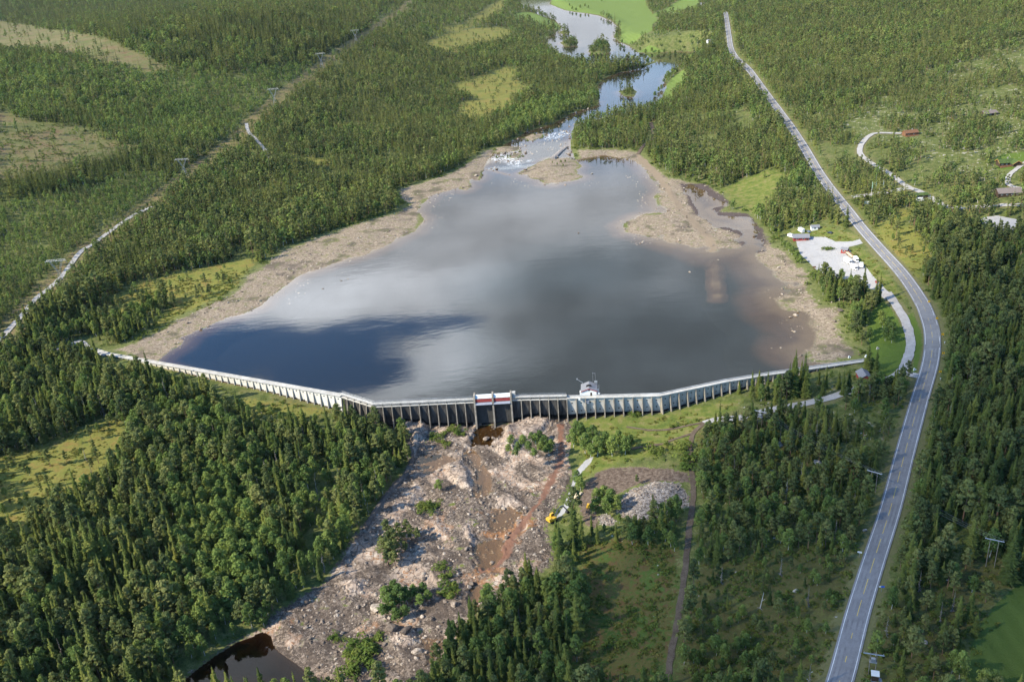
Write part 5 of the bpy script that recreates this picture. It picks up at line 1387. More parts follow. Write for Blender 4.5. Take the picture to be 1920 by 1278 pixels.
def clump_crown(rs, clumps, nq, size, up=.35):
    """leaf-sized quads spread over ellipsoid clumps (x, y, z, rx, rz)"""
    V = []; F = []
    for (cx_, cy_, cz_, rx, rz) in clumps:
        for _ in range(nq):
            d = rs.normal(size=3); d /= np.linalg.norm(d)
            if d[2] < -.5 and rs.random() < .6: d[2] *= -1
            rr = rs.uniform(.55, 1.05)
            p = np.array([cx_ + d[0] * rx * rr, cy_ + d[1] * rx * rr, cz_ + d[2] * rz * rr])
            nrm = d + rs.normal(size=3) * .55 + np.array([0, 0, up]); nrm /= np.linalg.norm(nrm)
            u = np.cross(nrm, rs.normal(size=3)); u /= np.linalg.norm(u); v = np.cross(nrm, u)
            s = size * rs.uniform(.6, 1.35); b = len(V)
            V += [p + u * s * .6, p + v * s * .42, p - u * s * .6, p - v * s * .42]
            F += [(b, b + 1, b + 2, b + 3)]
    return V, F
def birch_clumps(rs, h, R, n, z0=.22):
    out = []
    for i in range(n):
        f = (i + .5) / n; z = h * (z0 + (1 - z0) * (.06 + .86 * f)); prof = math.sin(math.pi * min(1, .16 + .80 * f)) ** .75
        a = i * 2.4 + rs.uniform(-.5, .5); r = R * prof * rs.uniform(.25, .85) if f < .92 else 0
        out.append((r * math.cos(a), r * math.sin(a), z, R * rs.uniform(.34, .52), R * rs.uniform(.30, .48)))
    return out
def pine_clumps(rs, h, R, n):
    out = []
    for i in range(n):
        f = (i + .5) / n; z = h * (.34 + .62 * f); prof = (1 - f ** 1.8) ** .6
        a = i * 2.4 + rs.uniform(-.6, .6); r = R * prof * rs.uniform(.35, 1.0) if f < .9 else 0
        out.append((r * math.cos(a), r * math.sin(a), z, R * rs.uniform(.34, .50), R * rs.uniform(.18, .28)))
    return out
H0 = {'spruce': 15.0, 'pine': 13.0, 'birch': 10.0, 'shrub': 3.0, 'snag': 11.0}
def make_tree(kind, seed, lod):
    """crown and trunk as (vertices, faces), height H0[kind]"""
    rs = np.random.default_rng(seed); h = H0[kind] * rs.uniform(.94, 1.06)
    if kind == 'spruce':
        R = [1.35, 1.9, 2.3, 1.6, 2.0][seed % 5] if lod == 0 else rs.uniform(1.6, 2.3)
        V, F = spruce_crown(rs, h, R, 30 if lod == 0 else 11, 13 if lod == 0 else 7)
        tv, tf = tube([(0, 0, -.5), (0, 0, h * .5), (0, 0, h * .95)], [.20, .12, .02], 5)
    elif kind == 'pine':
        R = rs.uniform(2.0, 2.9)
        V, F = clump_crown(rs, pine_clumps(rs, h, R, 17 if lod == 0 else 9), 46 if lod == 0 else 9, .62 if lod == 0 else 1.25, .5)
        bx, by = rs.normal(size=2) * .25
        tv, tf = tube([(0, 0, -.5), (bx * .4, by * .4, h * .35), (bx, by, h * .7), (0, 0, h * .95)], [.19, .15, .09, .02], 5)
    elif kind == 'birch':
        R = rs.uniform(2.1, 2.9)
        V, F = clump_crown(rs, birch_clumps(rs, h, R, 20 if lod == 0 else 10), 44 if lod == 0 else 9, .52 if lod == 0 else 1.15, .3)
        bx, by = rs.normal(size=2) * .25
        tv, tf = tube([(0, 0, -.5), (bx, by, h * .4), (0, 0, h * .9)], [.13, .09, .02], 5)
    elif kind == 'snag':
        V, F = spruce_crown(rs, h * .95, .9, 18, 6)
        k = len(F) // 4; F = [F[j] for j in range(len(F)) if (j // 4) % 3 == 0]
        tv, tf = tube([(0, 0, -.5), (0, 0, h)], [.16, .03], 5)
    else:
        cl = [(rs.normal() * 1.0, rs.normal() * 1.0, rs.uniform(.5, 1.9), rs.uniform(.7, 1.1), rs.uniform(.6, .95)) for _ in range(9 if lod == 0 else 5)]
        V, F = clump_crown(rs, cl, 34 if lod == 0 else 9, .42 if lod == 0 else .95, .4)
        tv, tf = tube([(0, 0, -.4), (0, 0, 1.2)], [.10, .04], 5)
    return V, F, tv, tf
LEAF = {'spruce': M_SPR, 'pine': M_PIN, 'birch': M_BIR, 'shrub': M_SHR, 'snag': M_DEADL}
BARK = {'spruce': M_BARK, 'pine': M_PBARK, 'birch': M_BBARK, 'shrub': M_BARK, 'snag': M_DEADL}
NVAR = {'spruce': 5, 'pine': 4, 'birch': 4, 'shrub': 3, 'snag': 2}
TREE = {}; COLL = {}
for kd in H0:
    TREE[kd] = []
    for lod in (0, 1):
        if kd == 'snag' and lod: continue
        cc = bpy.data.collections.new(f'{kd} shapes {lod}'); COLL[kd, lod] = cc
        for i in range(NVAR[kd]):
            V, F, tv, tf = make_tree(kd, 100 + 17 * i + 5 * len(kd) + lod, lod)
            if lod == 0: TREE[kd].append((mesh_np('crown', V, F, [LEAF[kd]]), mesh_np('trunk', tv, tf, [BARK[kd]])))
            b = len(V)
            me = mesh_np(f'{kd}_shape', list(V) + list(tv), list(F) + [tuple(b + j for j in f) for f in tf], [LEAF[kd], BARK[kd]], [0] * len(F) + [1] * len(tf))
            cc.objects.link(bpy.data.objects.new(f'{kd}_{i}', me))

def rock_mesh(seed, sub=2, flat=.62):
    rs = np.random.default_rng(seed)
    bm = bmesh.new(); bmesh.ops.create_icosphere(bm, subdivisions=sub, radius=.5)
    pl = [(lambda d: d / np.linalg.norm(d))(rs.normal(size=3)) for _ in range(9)]; lim = rs.uniform(.26, .44, 9)
    sc = np.array([rs.uniform(.85, 1.3), rs.uniform(.7, 1.0), flat * rs.uniform(.8, 1.25)])
    for v in bm.verts:
        p = np.array(v.co)
        for d, l in zip(pl, lim):
            e = p.dot(d) - l
            if e > 0: p = p - d * e * .92
        p = p * (1 + .05 * rs.normal()); v.co = p * sc
    me = bpy.data.meshes.new('stone'); bm.to_mesh(me); bm.free(); return me
def stone_mat(name, cs):
    t = NT(name); rnd = t.n('ShaderNodeObjectInfo').outputs['Random']; n = t.noise(1.3, 4, .65)
    c = t.mix(t.ramp(rnd, .5, 1, smooth=False), t.mix(t.ramp(rnd, 0, .5, smooth=False), cs[0], cs[1]), cs[2])
    c = t.mix(t.ramp(n, .42, .62, 0, .65), c, tuple(q * .5 for q in cs[0]))
    return t.out(t.n('ShaderNodeBsdfPrincipled', {'Base Color': c, 'Roughness': .9, 'Specular IOR Level': .15, 'Normal': t.bump(n, .5, .2)}).outputs[0])
M_BST = stone_mat('riverbed_stone', [(.115, .09, .072), (.25, .198, .155), (.44, .37, .30)])
M_SST = stone_mat('shore_stone', [(.15, .12, .095), (.30, .235, .18), (.47, .40, .32)])
M_PST = stone_mat('pale_lichen_stone', [(.30, .27, .235), (.42, .39, .35), (.60, .57, .53)])
ROCKS = {}
for nm, m in (('bed', M_BST), ('shore', M_SST), ('pale', M_PST)):
    cc = bpy.data.collections.new(f'{nm} stone shapes'); COLL['rock_' + nm] = cc; ROCKS[nm] = []
    for i in range(6):
        me = rock_mesh(40 + i, 1 if nm == 'shore' else 2); me.materials.append(m); ROCKS[nm].append(me); cc.objects.link(bpy.data.objects.new(f'{nm}_stone_{i}', me))

def scatter(name, label, pts, scl, rot, idx, coll, tilt=None):
    """one object of uncountable stuff: shapes instanced on points"""
    me = bpy.data.meshes.new(name); me.vertices.add(len(pts)); me.vertices.foreach_set('co', np.asarray(pts, np.float32).ravel())
    a = me.attributes.new('size', 'FLOAT_VECTOR', 'POINT'); a.data.foreach_set('vector', np.asarray(scl, np.float32).ravel())
    a = me.attributes.new('turn', 'FLOAT_VECTOR', 'POINT'); a.data.foreach_set('vector', np.asarray(rot, np.float32).ravel())
    a = me.attributes.new('pick', 'INT', 'POINT'); a.data.foreach_set('value', np.asarray(idx, np.int32))
    o = bpy.data.objects.new(name, me); COL.objects.link(o)
    g = bpy.data.node_groups.new(name, 'GeometryNodeTree')
    g.interface.new_socket('Geometry', in_out='INPUT', socket_type='NodeSocketGeometry'); g.interface.new_socket('Geometry', in_out='OUTPUT', socket_type='NodeSocketGeometry')
    N, L = g.nodes, g.links
    gi, go = N.new('NodeGroupInput'), N.new('NodeGroupOutput')
    ci = N.new('GeometryNodeCollectionInfo'); ci.inputs['Collection'].default_value = coll; ci.inputs['Separate Children'].default_value = True; ci.inputs['Reset Children'].default_value = True
    ip = N.new('GeometryNodeInstanceOnPoints'); ip.inputs['Pick Instance'].default_value = True
    def na(n, typ):
        q = N.new('GeometryNodeInputNamedAttribute'); q.data_type = typ; q.inputs['Name'].default_value = n; return q.outputs['Attribute']
    L.new(gi.outputs[0], ip.inputs['Points']); L.new(ci.outputs[0], ip.inputs['Instance'])
    L.new(na('pick', 'INT'), ip.inputs['Instance Index']); L.new(na('turn', 'FLOAT_VECTOR'), ip.inputs['Rotation']); L.new(na('size', 'FLOAT_VECTOR'), ip.inputs['Scale'])
    L.new(ip.outputs[0], go.inputs[0])
    md = o.modifiers.new('scatter', 'NODES'); md.node_group = g
    return tag(o, label, None, None, 'stuff')

# ------------------------------------------------------------------ where what grows
def zone(px): return wt(px)
# outline, density, (spruce, pine, birch, shrub), height factor
ZONES = [
 ([(-60,30),(60,45),(235,88),(330,122),(420,130),(520,110),(640,90),(700,40),(760,-10),(760,-60),(-60,-60)], 1.0, (.85,.05,.10,0), 1.15),
 ([(-40,100),(200,120),(330,128),(420,135),(480,150),(470,240),(380,285),(280,270),(160,235),(40,222),(-40,200)], .9, (.35,.10,.55,0), .85),
 ([(300,135),(440,140),(580,120),(600,130),(510,190),(450,240),(330,262),(300,200)], .9, (.12,.10,.78,0), .75),
 ([(-40,345),(60,328),(190,305),(300,285),(340,310),(200,350),(60,372),(-40,385)], 1.0, (.85,.05,.10,0), 1.0),
 ([(-40,385),(80,368),(240,335),(330,320),(280,380),(200,425),(140,470),(60,550),(-40,650)], 1.0, (.08,.22,.70,0), .62),
 ([(480,225),(560,165),(680,80),(780,70),(870,110),(850,200),(900,235),(820,330),(740,355),(620,330),(500,290)], .95, (.50,.35,.15,0), .85),
 ([(500,295),(620,330),(745,355),(735,400),(600,440),(520,470),(450,485),(330,470),(250,430),(340,345),(420,300)], 1.0, (.50,.35,.15,0), 1.0),
 ([(250,430),(330,470),(450,485),(310,515),(165,585),(90,640),(20,640),(70,565),(150,480)], 1.0, (.60,.28,.12,0), 1.0),
 ([(60,640),(165,590),(240,575),(330,600),(300,618),(230,648),(150,640)], .9, (.30,.25,.45,0), .85),
 ([(850,95),(960,75),(1060,105),(1210,124),(1130,150),(1120,195),(1000,235),(900,290),(850,330),(820,320),(900,235),(945,210),(1000,165)], 1.0, (.62,.18,.20,0), 1.0),
 ([(1165,60),(1310,58),(1345,100),(1290,118),(1240,110),(1195,98)], .30, (.15,.05,.8,0), .65),
 ([(960,215),(1120,165),(1120,198),(1070,212),(1000,240),(940,262),(900,285)], 1.0, (.25,.05,.70,0), 1.0),
 ([(1075,255),(1110,230),(1170,216),(1235,200),(1290,120),(1350,60),(1360,100),(1400,150),(1470,240),(1500,300),(1470,318),(1340,345),(1260,325),(1215,290),(1090,275)], .95, (.62,.18,.20,0), .95),
 ([(1230,230),(1400,200),(1460,260),(1440,310),(1300,300)], .75, (.35,.45,.20,0), .75),
 ([(1440,375),(1500,330),(1560,372),(1590,420),(1560,425),(1470,428),(1430,410)], .95, (.60,.20,.20,0), .85),
 ([(1370,20),(1500,-20),(1960,-60),(1960,60),(1700,150),(1560,230),(1480,200),(1400,110)], 1.0, (.45,.30,.25,0), .80),
 ([(1480,200),(1560,230),(1700,150),(1960,60),(1960,370),(1800,380),(1720,350),(1640,300),(1600,330),(1560,320)], .72, (.30,.40,.22,.08), .66),
 ([(1510,250),(1620,260),(1600,300),(1680,340),(1600,365),(1560,330)], .7, (.40,.30,.30,0), .7),
 ([(1660,395),(1760,388),(1930,395),(1930,480),(1800,500),(1745,450),(1700,430)], .85, (.35,.45,.20,0), .8),
 ([(1745,450),(1930,460),(1930,1060),(1850,1040),(1770,1060),(1690,1110),(1668,1130),(1700,960),(1730,830),(1775,700),(1775,620),(1730,530)], 1.0, (.48,.40,.12,0), .95),
 ([(1525,520),(1600,520),(1640,560),(1620,600),(1630,640),(1600,640),(1580,575),(1535,565)], 1.1, (.25,.30,.45,0), .95),
 ([(1390,715),(1480,705),(1600,680),(1640,715),(1600,722),(1480,752),(1400,775),(1380,760)], .6, (.45,.35,.20,0), .85),
 ([(1310,800),(1400,790),(1500,768),(1620,730),(1715,715),(1690,800),(1650,960),(1600,1030),(1500,1030),(1400,1035),(1300,1060),(1305,900)], .92, (.28,.45,.27,0), .76),
 ([(1305,940),(1400,930),(1560,960),(1600,1020),(1500,1030),(1400,1035),(1310,1055)], .9, (.25,.35,.40,0), .78),
 ([(1290,1060),(1605,1030),(1595,1100),(1550,1300),(1262,1300)], .42, (.10,.25,.30,.35), .48),
 ([(1280,1190),(1400,1180),(1420,1300),(1255,1300)], .5, (.10,.25,.45,.20), .55),
 ([(1640,1150),(1760,1070),(1920,1060),(1800,1210),(1790,1300),(1590,1300)], .62, (.20,.45,.25,.10), .66),
 ([(1088,1020),(1272,1035),(1268,1110),(1250,1300),(1050,1300),(1085,1100)], .10, (0,.02,.18,.80), .5),
 ([(1060,790),(1400,745),(1310,805),(1294,880),(1292,965),(1150,990),(1090,990),(1060,950),(1070,880)], .02, (0,0,.5,.5), .4),
 ([(1462,425),(1600,428),(1640,480),(1722,570),(1690,572),(1640,560),(1620,530),(1560,525),(1500,500),(1470,470)], 0, (0,0,.5,.5), .4),
 ([(1530,520),(1600,522),(1640,560),(1620,600),(1630,640),(1600,640),(1580,575),(1535,565)], 1.1, (.25,.30,.45,0), .95),
 ([(1030,975),(1060,955),(1085,985),(1095,1060),(1090,1120),(1085,1230),(1060,1260),(1050,1180),(1030,1080)], 1.0, (.85,0,.15,0), 1.15),
 ([(1000,1085),(1060,1060),(1075,1120),(1070,1230),(1060,1300),(780,1300),(835,1215),(885,1155),(945,1112)], 1.1, (.55,.10,.35,0), .95),
 ([(1130,985),(1240,960),(1290,970),(1290,1020),(1265,1040),(1200,1010),(1110,1010)], .9, (.12,.10,.70,.08), .8),
 ([(1265,955),(1300,950),(1290,1050),(1268,1080)], 1.0, (.15,.15,.70,0), .9),
 ([(-40,650),(60,645),(160,660),(300,690),(420,725),(520,755),(640,775),(700,800),(755,815),(768,868),(742,905),(708,950),(688,985),(662,1012),(636,1052),(606,1094),(556,1124),(508,1154),(486,1182),(436,1206),(340,1270),(310,1310),(-60,1300),(-60,940),(100,920),(220,800),(60,840),(-40,860)], 1.0, (.40,.30,.29,.01), .98),
 ([(440,755),(640,770),(600,800),(520,800),(450,790)], .25, (.2,.1,.6,.1), .7),
 ([(280,760),(420,790),(480,860),(460,930),(520,1000),(560,1080),(500,1140),(380,1150),(360,1050),(330,950),(380,880),(300,830)], 1.0, (.15,.10,.75,0), 1.0),
]
ZW = [(zone(z), d, m, hf) for z, d, m, hf in ZONES]
def lookup(name, x, y):
    a = np.arctan2(x, y); r = np.hypot(x, y)
    c = np.clip(np.round((a - AZ[0]) / (AZ[1] - AZ[0])).astype(int), 0, len(AZ) - 1); i = np.clip(np.searchsorted(RR, r), 0, len(RR) - 1)
    A = ATT.get(name)
    if A is None: A = {'lake': _s['lake'], 'river': _s['river'], 'bedd': _s['bed'], 'rd': _rd, 'up': _up, 'pond': _s['pond']}[name]
    return A[i, c]
def ring_points(r0, r1, step, a=.69):
    out = []
    n = int((r1 - r0) / step)
    r = r0 + (np.arange(n) + .5) * step
    for k, rr in enumerate(r):
        m = int(2 * a * rr / step); az = -a + 2 * a * (np.arange(m) + (.5 if k % 2 else 0)) / m
        out.append(np.stack([rr * np.sin(az), rr * np.cos(az)], 1))
    p = np.vstack(out); return p + RNG.uniform(-.46, .46, p.shape) * step
cand = [ring_points(200, 760, 3.7), ring_points(760, 1300, 4.3), ring_points(1300, 2100, 6.0), ring_points(2100, 4400, 10.0)]
stp = np.concatenate([np.full(len(c), s) for c, s in zip(cand, (3.7, 4.3, 6.0, 10.0))])
XY = np.vstack(cand); X_, Y_ = XY[:, 0], XY[:, 1]
dens = np.full(len(XY), .85); mixw = np.tile(np.array([.5, .25, .25, 0.]), (len(XY), 1)); hfac = np.full(len(XY), .95)
jx = X_ + (fnoise(X_, Y_, 25, 2) - .5) * 16; jy = Y_ + (fnoise(X_ + 300, Y_, 25, 2) - .5) * 24 * np.clip(np.hypot(X_, Y_) / 700, .5, 2)
znum = np.full(len(XY), -1)
for i, (poly, d, m, hf) in enumerate(ZW):
    ins = inside(jx, jy, poly); dens[ins] = d; mixw[ins] = m; hfac[ins] = hf; znum[ins] = i
A_ = {k: lookup(k, X_, Y_) for k in ('mire', 'cut', 'field', 'lawn', 'grass', 'soil', 'rubble', 'gravel', 'shore', 'bed', 'strip', 'lake', 'river', 'rd', 'up', 'causeway', 'pale', 'pond', 'ley')}
gapn = fnoise(X_ + 731, Y_ - 415, 30, 3)
dens = dens * np.where(dens > .8, np.clip(1.25 - 1.2 * sm(.58, .74, gapn), .40, 1), np.clip(1.7 - 1.9 * sm(.40, .66, gapn), .05, 1.25))
n8 = fnoise(X_ + 70, Y_, 12, 2)
dens = dens * (1 - sm(.35, .6, A_['mire'] + (n8 - .5) * .7) * .86) * (1 - sm(.4, .6, A_['cut'] + (n8 - .5) * .5) * .96) * (1 - sm(.35, .55, A_['field'])) * (1 - sm(.3, .5, A_['lawn'])) * (1 - sm(.3, .5, A_['ley'])) \
    * (1 - sm(.35, .6, A_['grass']) * .96) * (1 - sm(.3, .5, A_['soil'])) * (1 - sm(.3, .5, A_['rubble'])) * (1 - sm(.3, .5, A_['gravel'])) * (1 - sm(.45, .6, A_['strip'] + (n8 - .5) * .4) * .96)
near = np.hypot(X_, Y_) < 800
dens[((A_['lake'] > -4) & (A_['up'] > -2)) | (A_['river'] > -1.5) | (A_['pond'] > -2)] = 0
dens[(A_['shore'] > .42) | (A_['bed'] > .45) | (A_['causeway'] > .4)] = 0
dens[A_['rd'] < np.where(X_ > 60, 3.0, 1.5)] = 0
dens[(np.abs(A_['up']) < 9) & (X_ > DAM[0, 0]) & (X_ < DAM[-1, 0])] = 0
_wa = PZ([(212, 665)], 0)[0, 0]
_wl, _wr = PZ([(385, 700)], 0)[0, 0], PZ([(640, 741)], 0)[0, 0]
dens[(A_['up'] < 0) & (A_['up'] > -26) & (X_ > _wl) & (X_ < _wr)] *= .04
dens[(A_['up'] < 0) & (A_['up'] > -20) & (X_ > _wa) & (X_ <= _wl)] *= .12
hr = ROAD_W['road'][0]; dh = np.full(len(XY), 99.); mm = (X_ > 60) & (X_ < 480); dh[mm] = seg_dist(X_[mm], Y_[mm], hr[::4], False); dens[dh < 8.5] = 0
# keep clear of buildings, pylons and parked vehicles
for o in list(COL.objects):
    if o.parent is None and o.get('category') and o.type in ('EMPTY', 'MESH') and o.get('category') not in ('dam', 'wire', 'wall', 'groyne'):
        l = o.location; rr_ = {'cabin': 13, 'house': 12, 'shed': 11, 'pylon': 6, 'kiosk': 8, 'hut': 7, 'excavator': 10, 'power pole': 4}.get(o['category'], 4)
        # also open the sight line a little towards the camera
        v = -np.array([l[0], l[1]]); v /= np.linalg.norm(v)
        for s in (0, .8):
            dens[(X_ - l[0] - v[0] * s * rr_) ** 2 + (Y_ - l[1] - v[1] * s * rr_) ** 2 < (rr_ * (1 if s == 0 else .8)) ** 2] = 0
keep = RNG.random(len(XY)) < dens
X_, Y_, mixw, hfac, znum, stp = X_[keep], Y_[keep], mixw[keep], hfac[keep], znum[keep], stp[keep]
A_ = {k: v[keep] for k, v in A_.items()}
cn = fnoise(X_ + 900, Y_ - 200, 40, 2)                      # stands of one kind
mw = mixw * np.stack([1 + 1.6 * (cn - .5) * 2, np.ones(len(X_)), 1 - 1.6 * (cn - .5) * 2, np.ones(len(X_))], 1).clip(.05)
mw = mw / mw.sum(1, keepdims=True)
kind = (RNG.random(len(X_))[:, None] > np.cumsum(mw, 1)).sum(1).clip(0, 3)
hh = hfac * RNG.normal(1, .27, len(X_)).clip(.35, 1.6) * (.8 + .4 * fnoise(X_, Y_, 60, 2))
op = A_['mire'] > .45; hh[op] *= .6; kind[op & (kind == 0)] = 1
far_k = np.where(stp > 5, 1.0 + (stp - 5) * .05, 1.0)
GRD = {'ok': 1}
def ground_z(x, y): return land_z(x, y)
TZ = ground_z(X_, Y_)
KN = ['spruce', 'pine', 'birch', 'shrub']
# trees and bushes placed one by one: kind, px of the foot, height
SPECIAL = []
def put(kd, lst, label, group):
    for (px, py, h) in lst: SPECIAL.append((kd, (px, py), h, label, group))
put('birch', [(1075,838,9),(1090,825,9.5),(1098,850,10),(1112,832,9),(1120,855,9.5),(1135,840,9),(1148,855,9.5),(1160,838,8),(1172,852,8.5),(1182,842,7.5),(1082,812,6),(1108,858,7)], 'leafy tree in the round thicket on the grass right of the red channel', 'thicket beside the red channel')
put('birch', [(1120,952,8.5),(1132,945,9),(1146,955,9),(1158,962,8),(1138,965,8),(1115,962,6.5)], 'leafy tree in the dark green clump between brown soil and stone heap', 'clump between soil and stone heap')
put('birch', [(1082,910,7),(1089,918,6)], 'leafy tree between the white gravel track and the brown soil', 'trees by the white gravel track')
put('pine', [(1194,908,5.5)], 'small lone tree on a grassy knoll ringed by brown soil', None)
put('birch', [(1655,612,7),(1664,622,7.5),(1672,626,6.5),(1660,637,7),(1672,640,7),(1652,600,6)], 'round leafy tree standing on the mown lawn beside the gravel lane', 'round trees on the lawn')
put('birch', [(1633,690,5.5),(1642,693,5)], 'bush beside the red hut at the lawn edge', 'bushes by the red hut')
put('spruce', [(1542,742,13),(1548,728,14),(1507,745,12),(1590,735,14),(1572,728,11),(1535,720,10),(1580,740,15),(1610,752,9)], 'dark spruce standing just in front of the right dam wing', 'spruces before the right dam wing')
put('spruce', [(1386,738,9)], 'lone young spruce in front of the grey dam bays', None)
put('birch', [(1005,835,5.5),(1012,828,6),(1022,842,6.5),(1028,855,6),(1015,850,5),(1034,846,5)], 'leafy bush on the pale rock slope right of the brown pool', 'bushes on the rock slope')
put('birch', [(963,878,5),(975,888,4.5),(985,880,5.5),(995,890,5),(972,900,4.5),(1005,900,4.5),(958,892,4),(1008,872,4.5),(1000,868,4)], 'small tree on the grassy island of the riverbed', 'small trees on the riverbed island')
put('pine', [(728,1012,10),(740,1030,11),(724,1045,11),(735,1055,12),(765,1005,8.5),(772,1015,8),(748,1010,8),(785,1018,7),(745,1045,10),(732,1030,10),(755,1020,8),(728,1060,9),(742,1062,9),(718,1030,7),(760,1035,6)], 'tree in the dense copse on the stony riverbed', 'copse on the stony riverbed')
put('birch', [(728,1138,8.5),(742,1128,9),(752,1140,9.5),(735,1152,8.5),(765,1135,7),(778,1125,6),(795,1118,5),(805,1130,4.5),(722,1162,5),(745,1165,6),(762,1160,5),(790,1140,5)], 'leafy tree in the large bush clump near the lower riverbed', 'bush clump on the lower riverbed')
put('shrub', [(838,1085,2.8),(845,1105,3),(852,1112,3.2),(840,1120,2.6),(832,1068,2.2),(826,1073,2)], 'low green shrub on the rubble right of the bush clump', 'low shrubs on the rubble')
put('shrub', [(660,1220,3.5),(672,1228,3.8),(690,1215,3.6),(700,1205,3.2),(655,1245,3.5),(672,1255,3.8),(690,1245,3.4),(648,1262,3.2),(640,1200,2),(625,1195,2)], 'green shrub at the stony bottom edge of the riverbed', 'shrubs at the bottom of the riverbed')
put('shrub', [(800,948,2.8),(808,955,3.2),(812,945,3),(796,955,2.4)], 'green shrub beside the pink slabs mid riverbed', 'shrubs beside the pink slabs')
put('birch', [(824,922,5)], 'slim pale green tree alone on broken riverbed rock', None)
put('shrub', [(812,820,2.4),(818,826,2.8),(826,832,2.4),(838,815,2.5),(846,812,2.8),(858,814,2.6),(865,818,2.4),(836,835,2)], 'bright green shrub on the ledge below the stained dam wall', 'shrubs below the stained wall')
put('shrub', [(1545,466,2.2),(1550,467,2.6),(1555,466,2.4),(1560,466,2.0)], 'low bush in the oval bed in the middle of the car park', 'bushes in the car park island')
put('birch', [(1470,462,5),(1478,470,6.5),(1485,478,7),(1493,488,7),(1501,494,6),(1466,452,4)], 'small leafy tree on the bank between car park and shore', 'bank trees by the car park')
put('birch', [(1045,312,3),(1052,308,3.6),(1060,306,3.6),(1056,314,3),(1036,308,2.4)], 'green bush on the rocky islet below the rapids', 'bushes on the rocky islet')
put('birch', [(1003,257,3.5)], 'tiny lone tree on a pink rock bar in the river', None)
put('spruce', [(1172,178,9),(1180,180,11),(1186,176,9),(1176,182,8)], 'dark tree on the small wooded island in the upper river', 'trees on the river island')
put('birch', [(1110,98,11),(1118,101,12),(1126,101,12),(1134,100,11),(1140,98,9)], 'leafy tree of the round island grove in the far river', 'trees of the round river grove')
put('birch', [(1163,76,9),(1166,70,9),(1170,78,8)], 'leafy tree at the edge of the far river beside the bright field', 'trees between far river and field')
put('birch', [(1255,142,10),(1248,148,9),(1263,136,9),(1245,155,7),(1235,172,9),(1228,180,8),(1240,168,8)], 'leafy tree on the river bank by the narrow bright field', 'trees by the narrow field')
put('birch', [(1073,15,12),(1080,17,12),(1088,16,13),(1097,14,11),(1103,17,10),(1068,10,10),(1128,4,10)], 'leafy tree in the grove between the far river and wide field', 'grove between river and wide field')
put('birch', [(1200,80,9),(1210,82,10),(1222,78,10),(1235,80,10),(1245,76,9),(1256,80,9),(1266,74,9),(1280,82,8),(1215,74,8),(1190,84,7)], 'leafy tree in the hedge strip between two bright fields', 'hedge between the bright fields')
put('birch', [(62,655,7),(95,660,7),(215,640,9),(222,636,8.5),(235,640,7)], 'round leafy tree beside the left end of the dam', 'trees by the left dam end')
put('birch', [(490,775,6),(510,782,5.5),(455,770,6),(468,776,5),(528,788,4.5),(552,792,5),(568,786,4.5),(592,790,4.5)], 'bushy tree on the grass strip below the white dam wing', 'bushes below the white dam wing')
put('snag', [(848,1195,9)], 'bare grey dead tree among dark conifers at the bottom', None)
put('snag', [(1016,1178,9)], 'bare grey dead tree at the edge of the shaded stream', None)
put('shrub', [(1262,800,2.4),(1228,845,3.2),(1240,850,2.8),(1255,838,3),(1288,845,3.6),(1300,862,5),(1292,872,5),(1190,780,2.2),(1184,778,2.2)], 'dark green bush on the grass below the right dam wing', 'bushes on the grass below the dam')

# ------------------------------------------------------------------ single trees
def grow(kd, loc, h, label, group, var, rz, wide=1.0):
    t_ = thing('dead_tree' if kd == 'snag' else ('shrub' if kd == 'shrub' else kd + '_tree'), label, {'snag': 'dead tree', 'shrub': 'shrub'}.get(kd, kd + ' tree'), loc, rz, group)
    k = h / H0[kd]; t_.scale = (k * wide, k * wide, k)
    c, tr_ = TREE[kd][var % len(TREE[kd])]
    for nm, me in (('crown', c), ('trunk', tr_)):
        o = bpy.data.objects.new(nm, me); COL.objects.link(o); o.parent = t_
    return t_
for i, (kd, px, h, lb, gr) in enumerate(SPECIAL):
    q = at(px)
    if 'island' in lb or 'islet' in lb or 'grove' in lb: q = (q[0], q[1], max(q[2], .3))
    h = h * (1.2 if kd in ('birch', 'shrub') and q[1] < 520 else 1.0)
    grow(kd, q, h, lb, gr, i, i * 1.7, 1.35 if 'copse' in lb else 1.1 if kd in ('spruce', 'pine', 'snag') else (1.3 if h > 8 else 1.6 if h > 3.9 else 1.5))
pr = PROJ(np.stack([X_, Y_, TZ + 4], 1))
hpx = FPX / pr[:, 2] * hh * np.array([H0[k] for k in KN])[kind]
inf = (pr[:, 0] > 5) & (pr[:, 0] < PW - 5) & (pr[:, 1] > 5) & (pr[:, 1] < PH - 4)
WOODS = [(lambda x, y: (y > 640) & (x < 790), 'in the broad wood left of the dry riverbed', 'the broad left wood'), (lambda x, y: (x >= 770) & (x < 1110) & (y > 940), 'in the dark grove at the bottom right of the riverbed', 'the dark bottom grove'),
         (lambda x, y: (x >= 1100) & (x < 1285) & (y > 930), 'on the overgrown meadow left of the dirt track', 'the overgrown meadow'), (lambda x, y: (x >= 1285) & (y > 700), None, None)]
single = np.zeros(len(X_), bool)
ADJ = {'spruce': 'narrow dark green spruce', 'pine': 'rounded grey green pine', 'birch': 'leafy light green birch', 'shrub': 'low green shrub'}
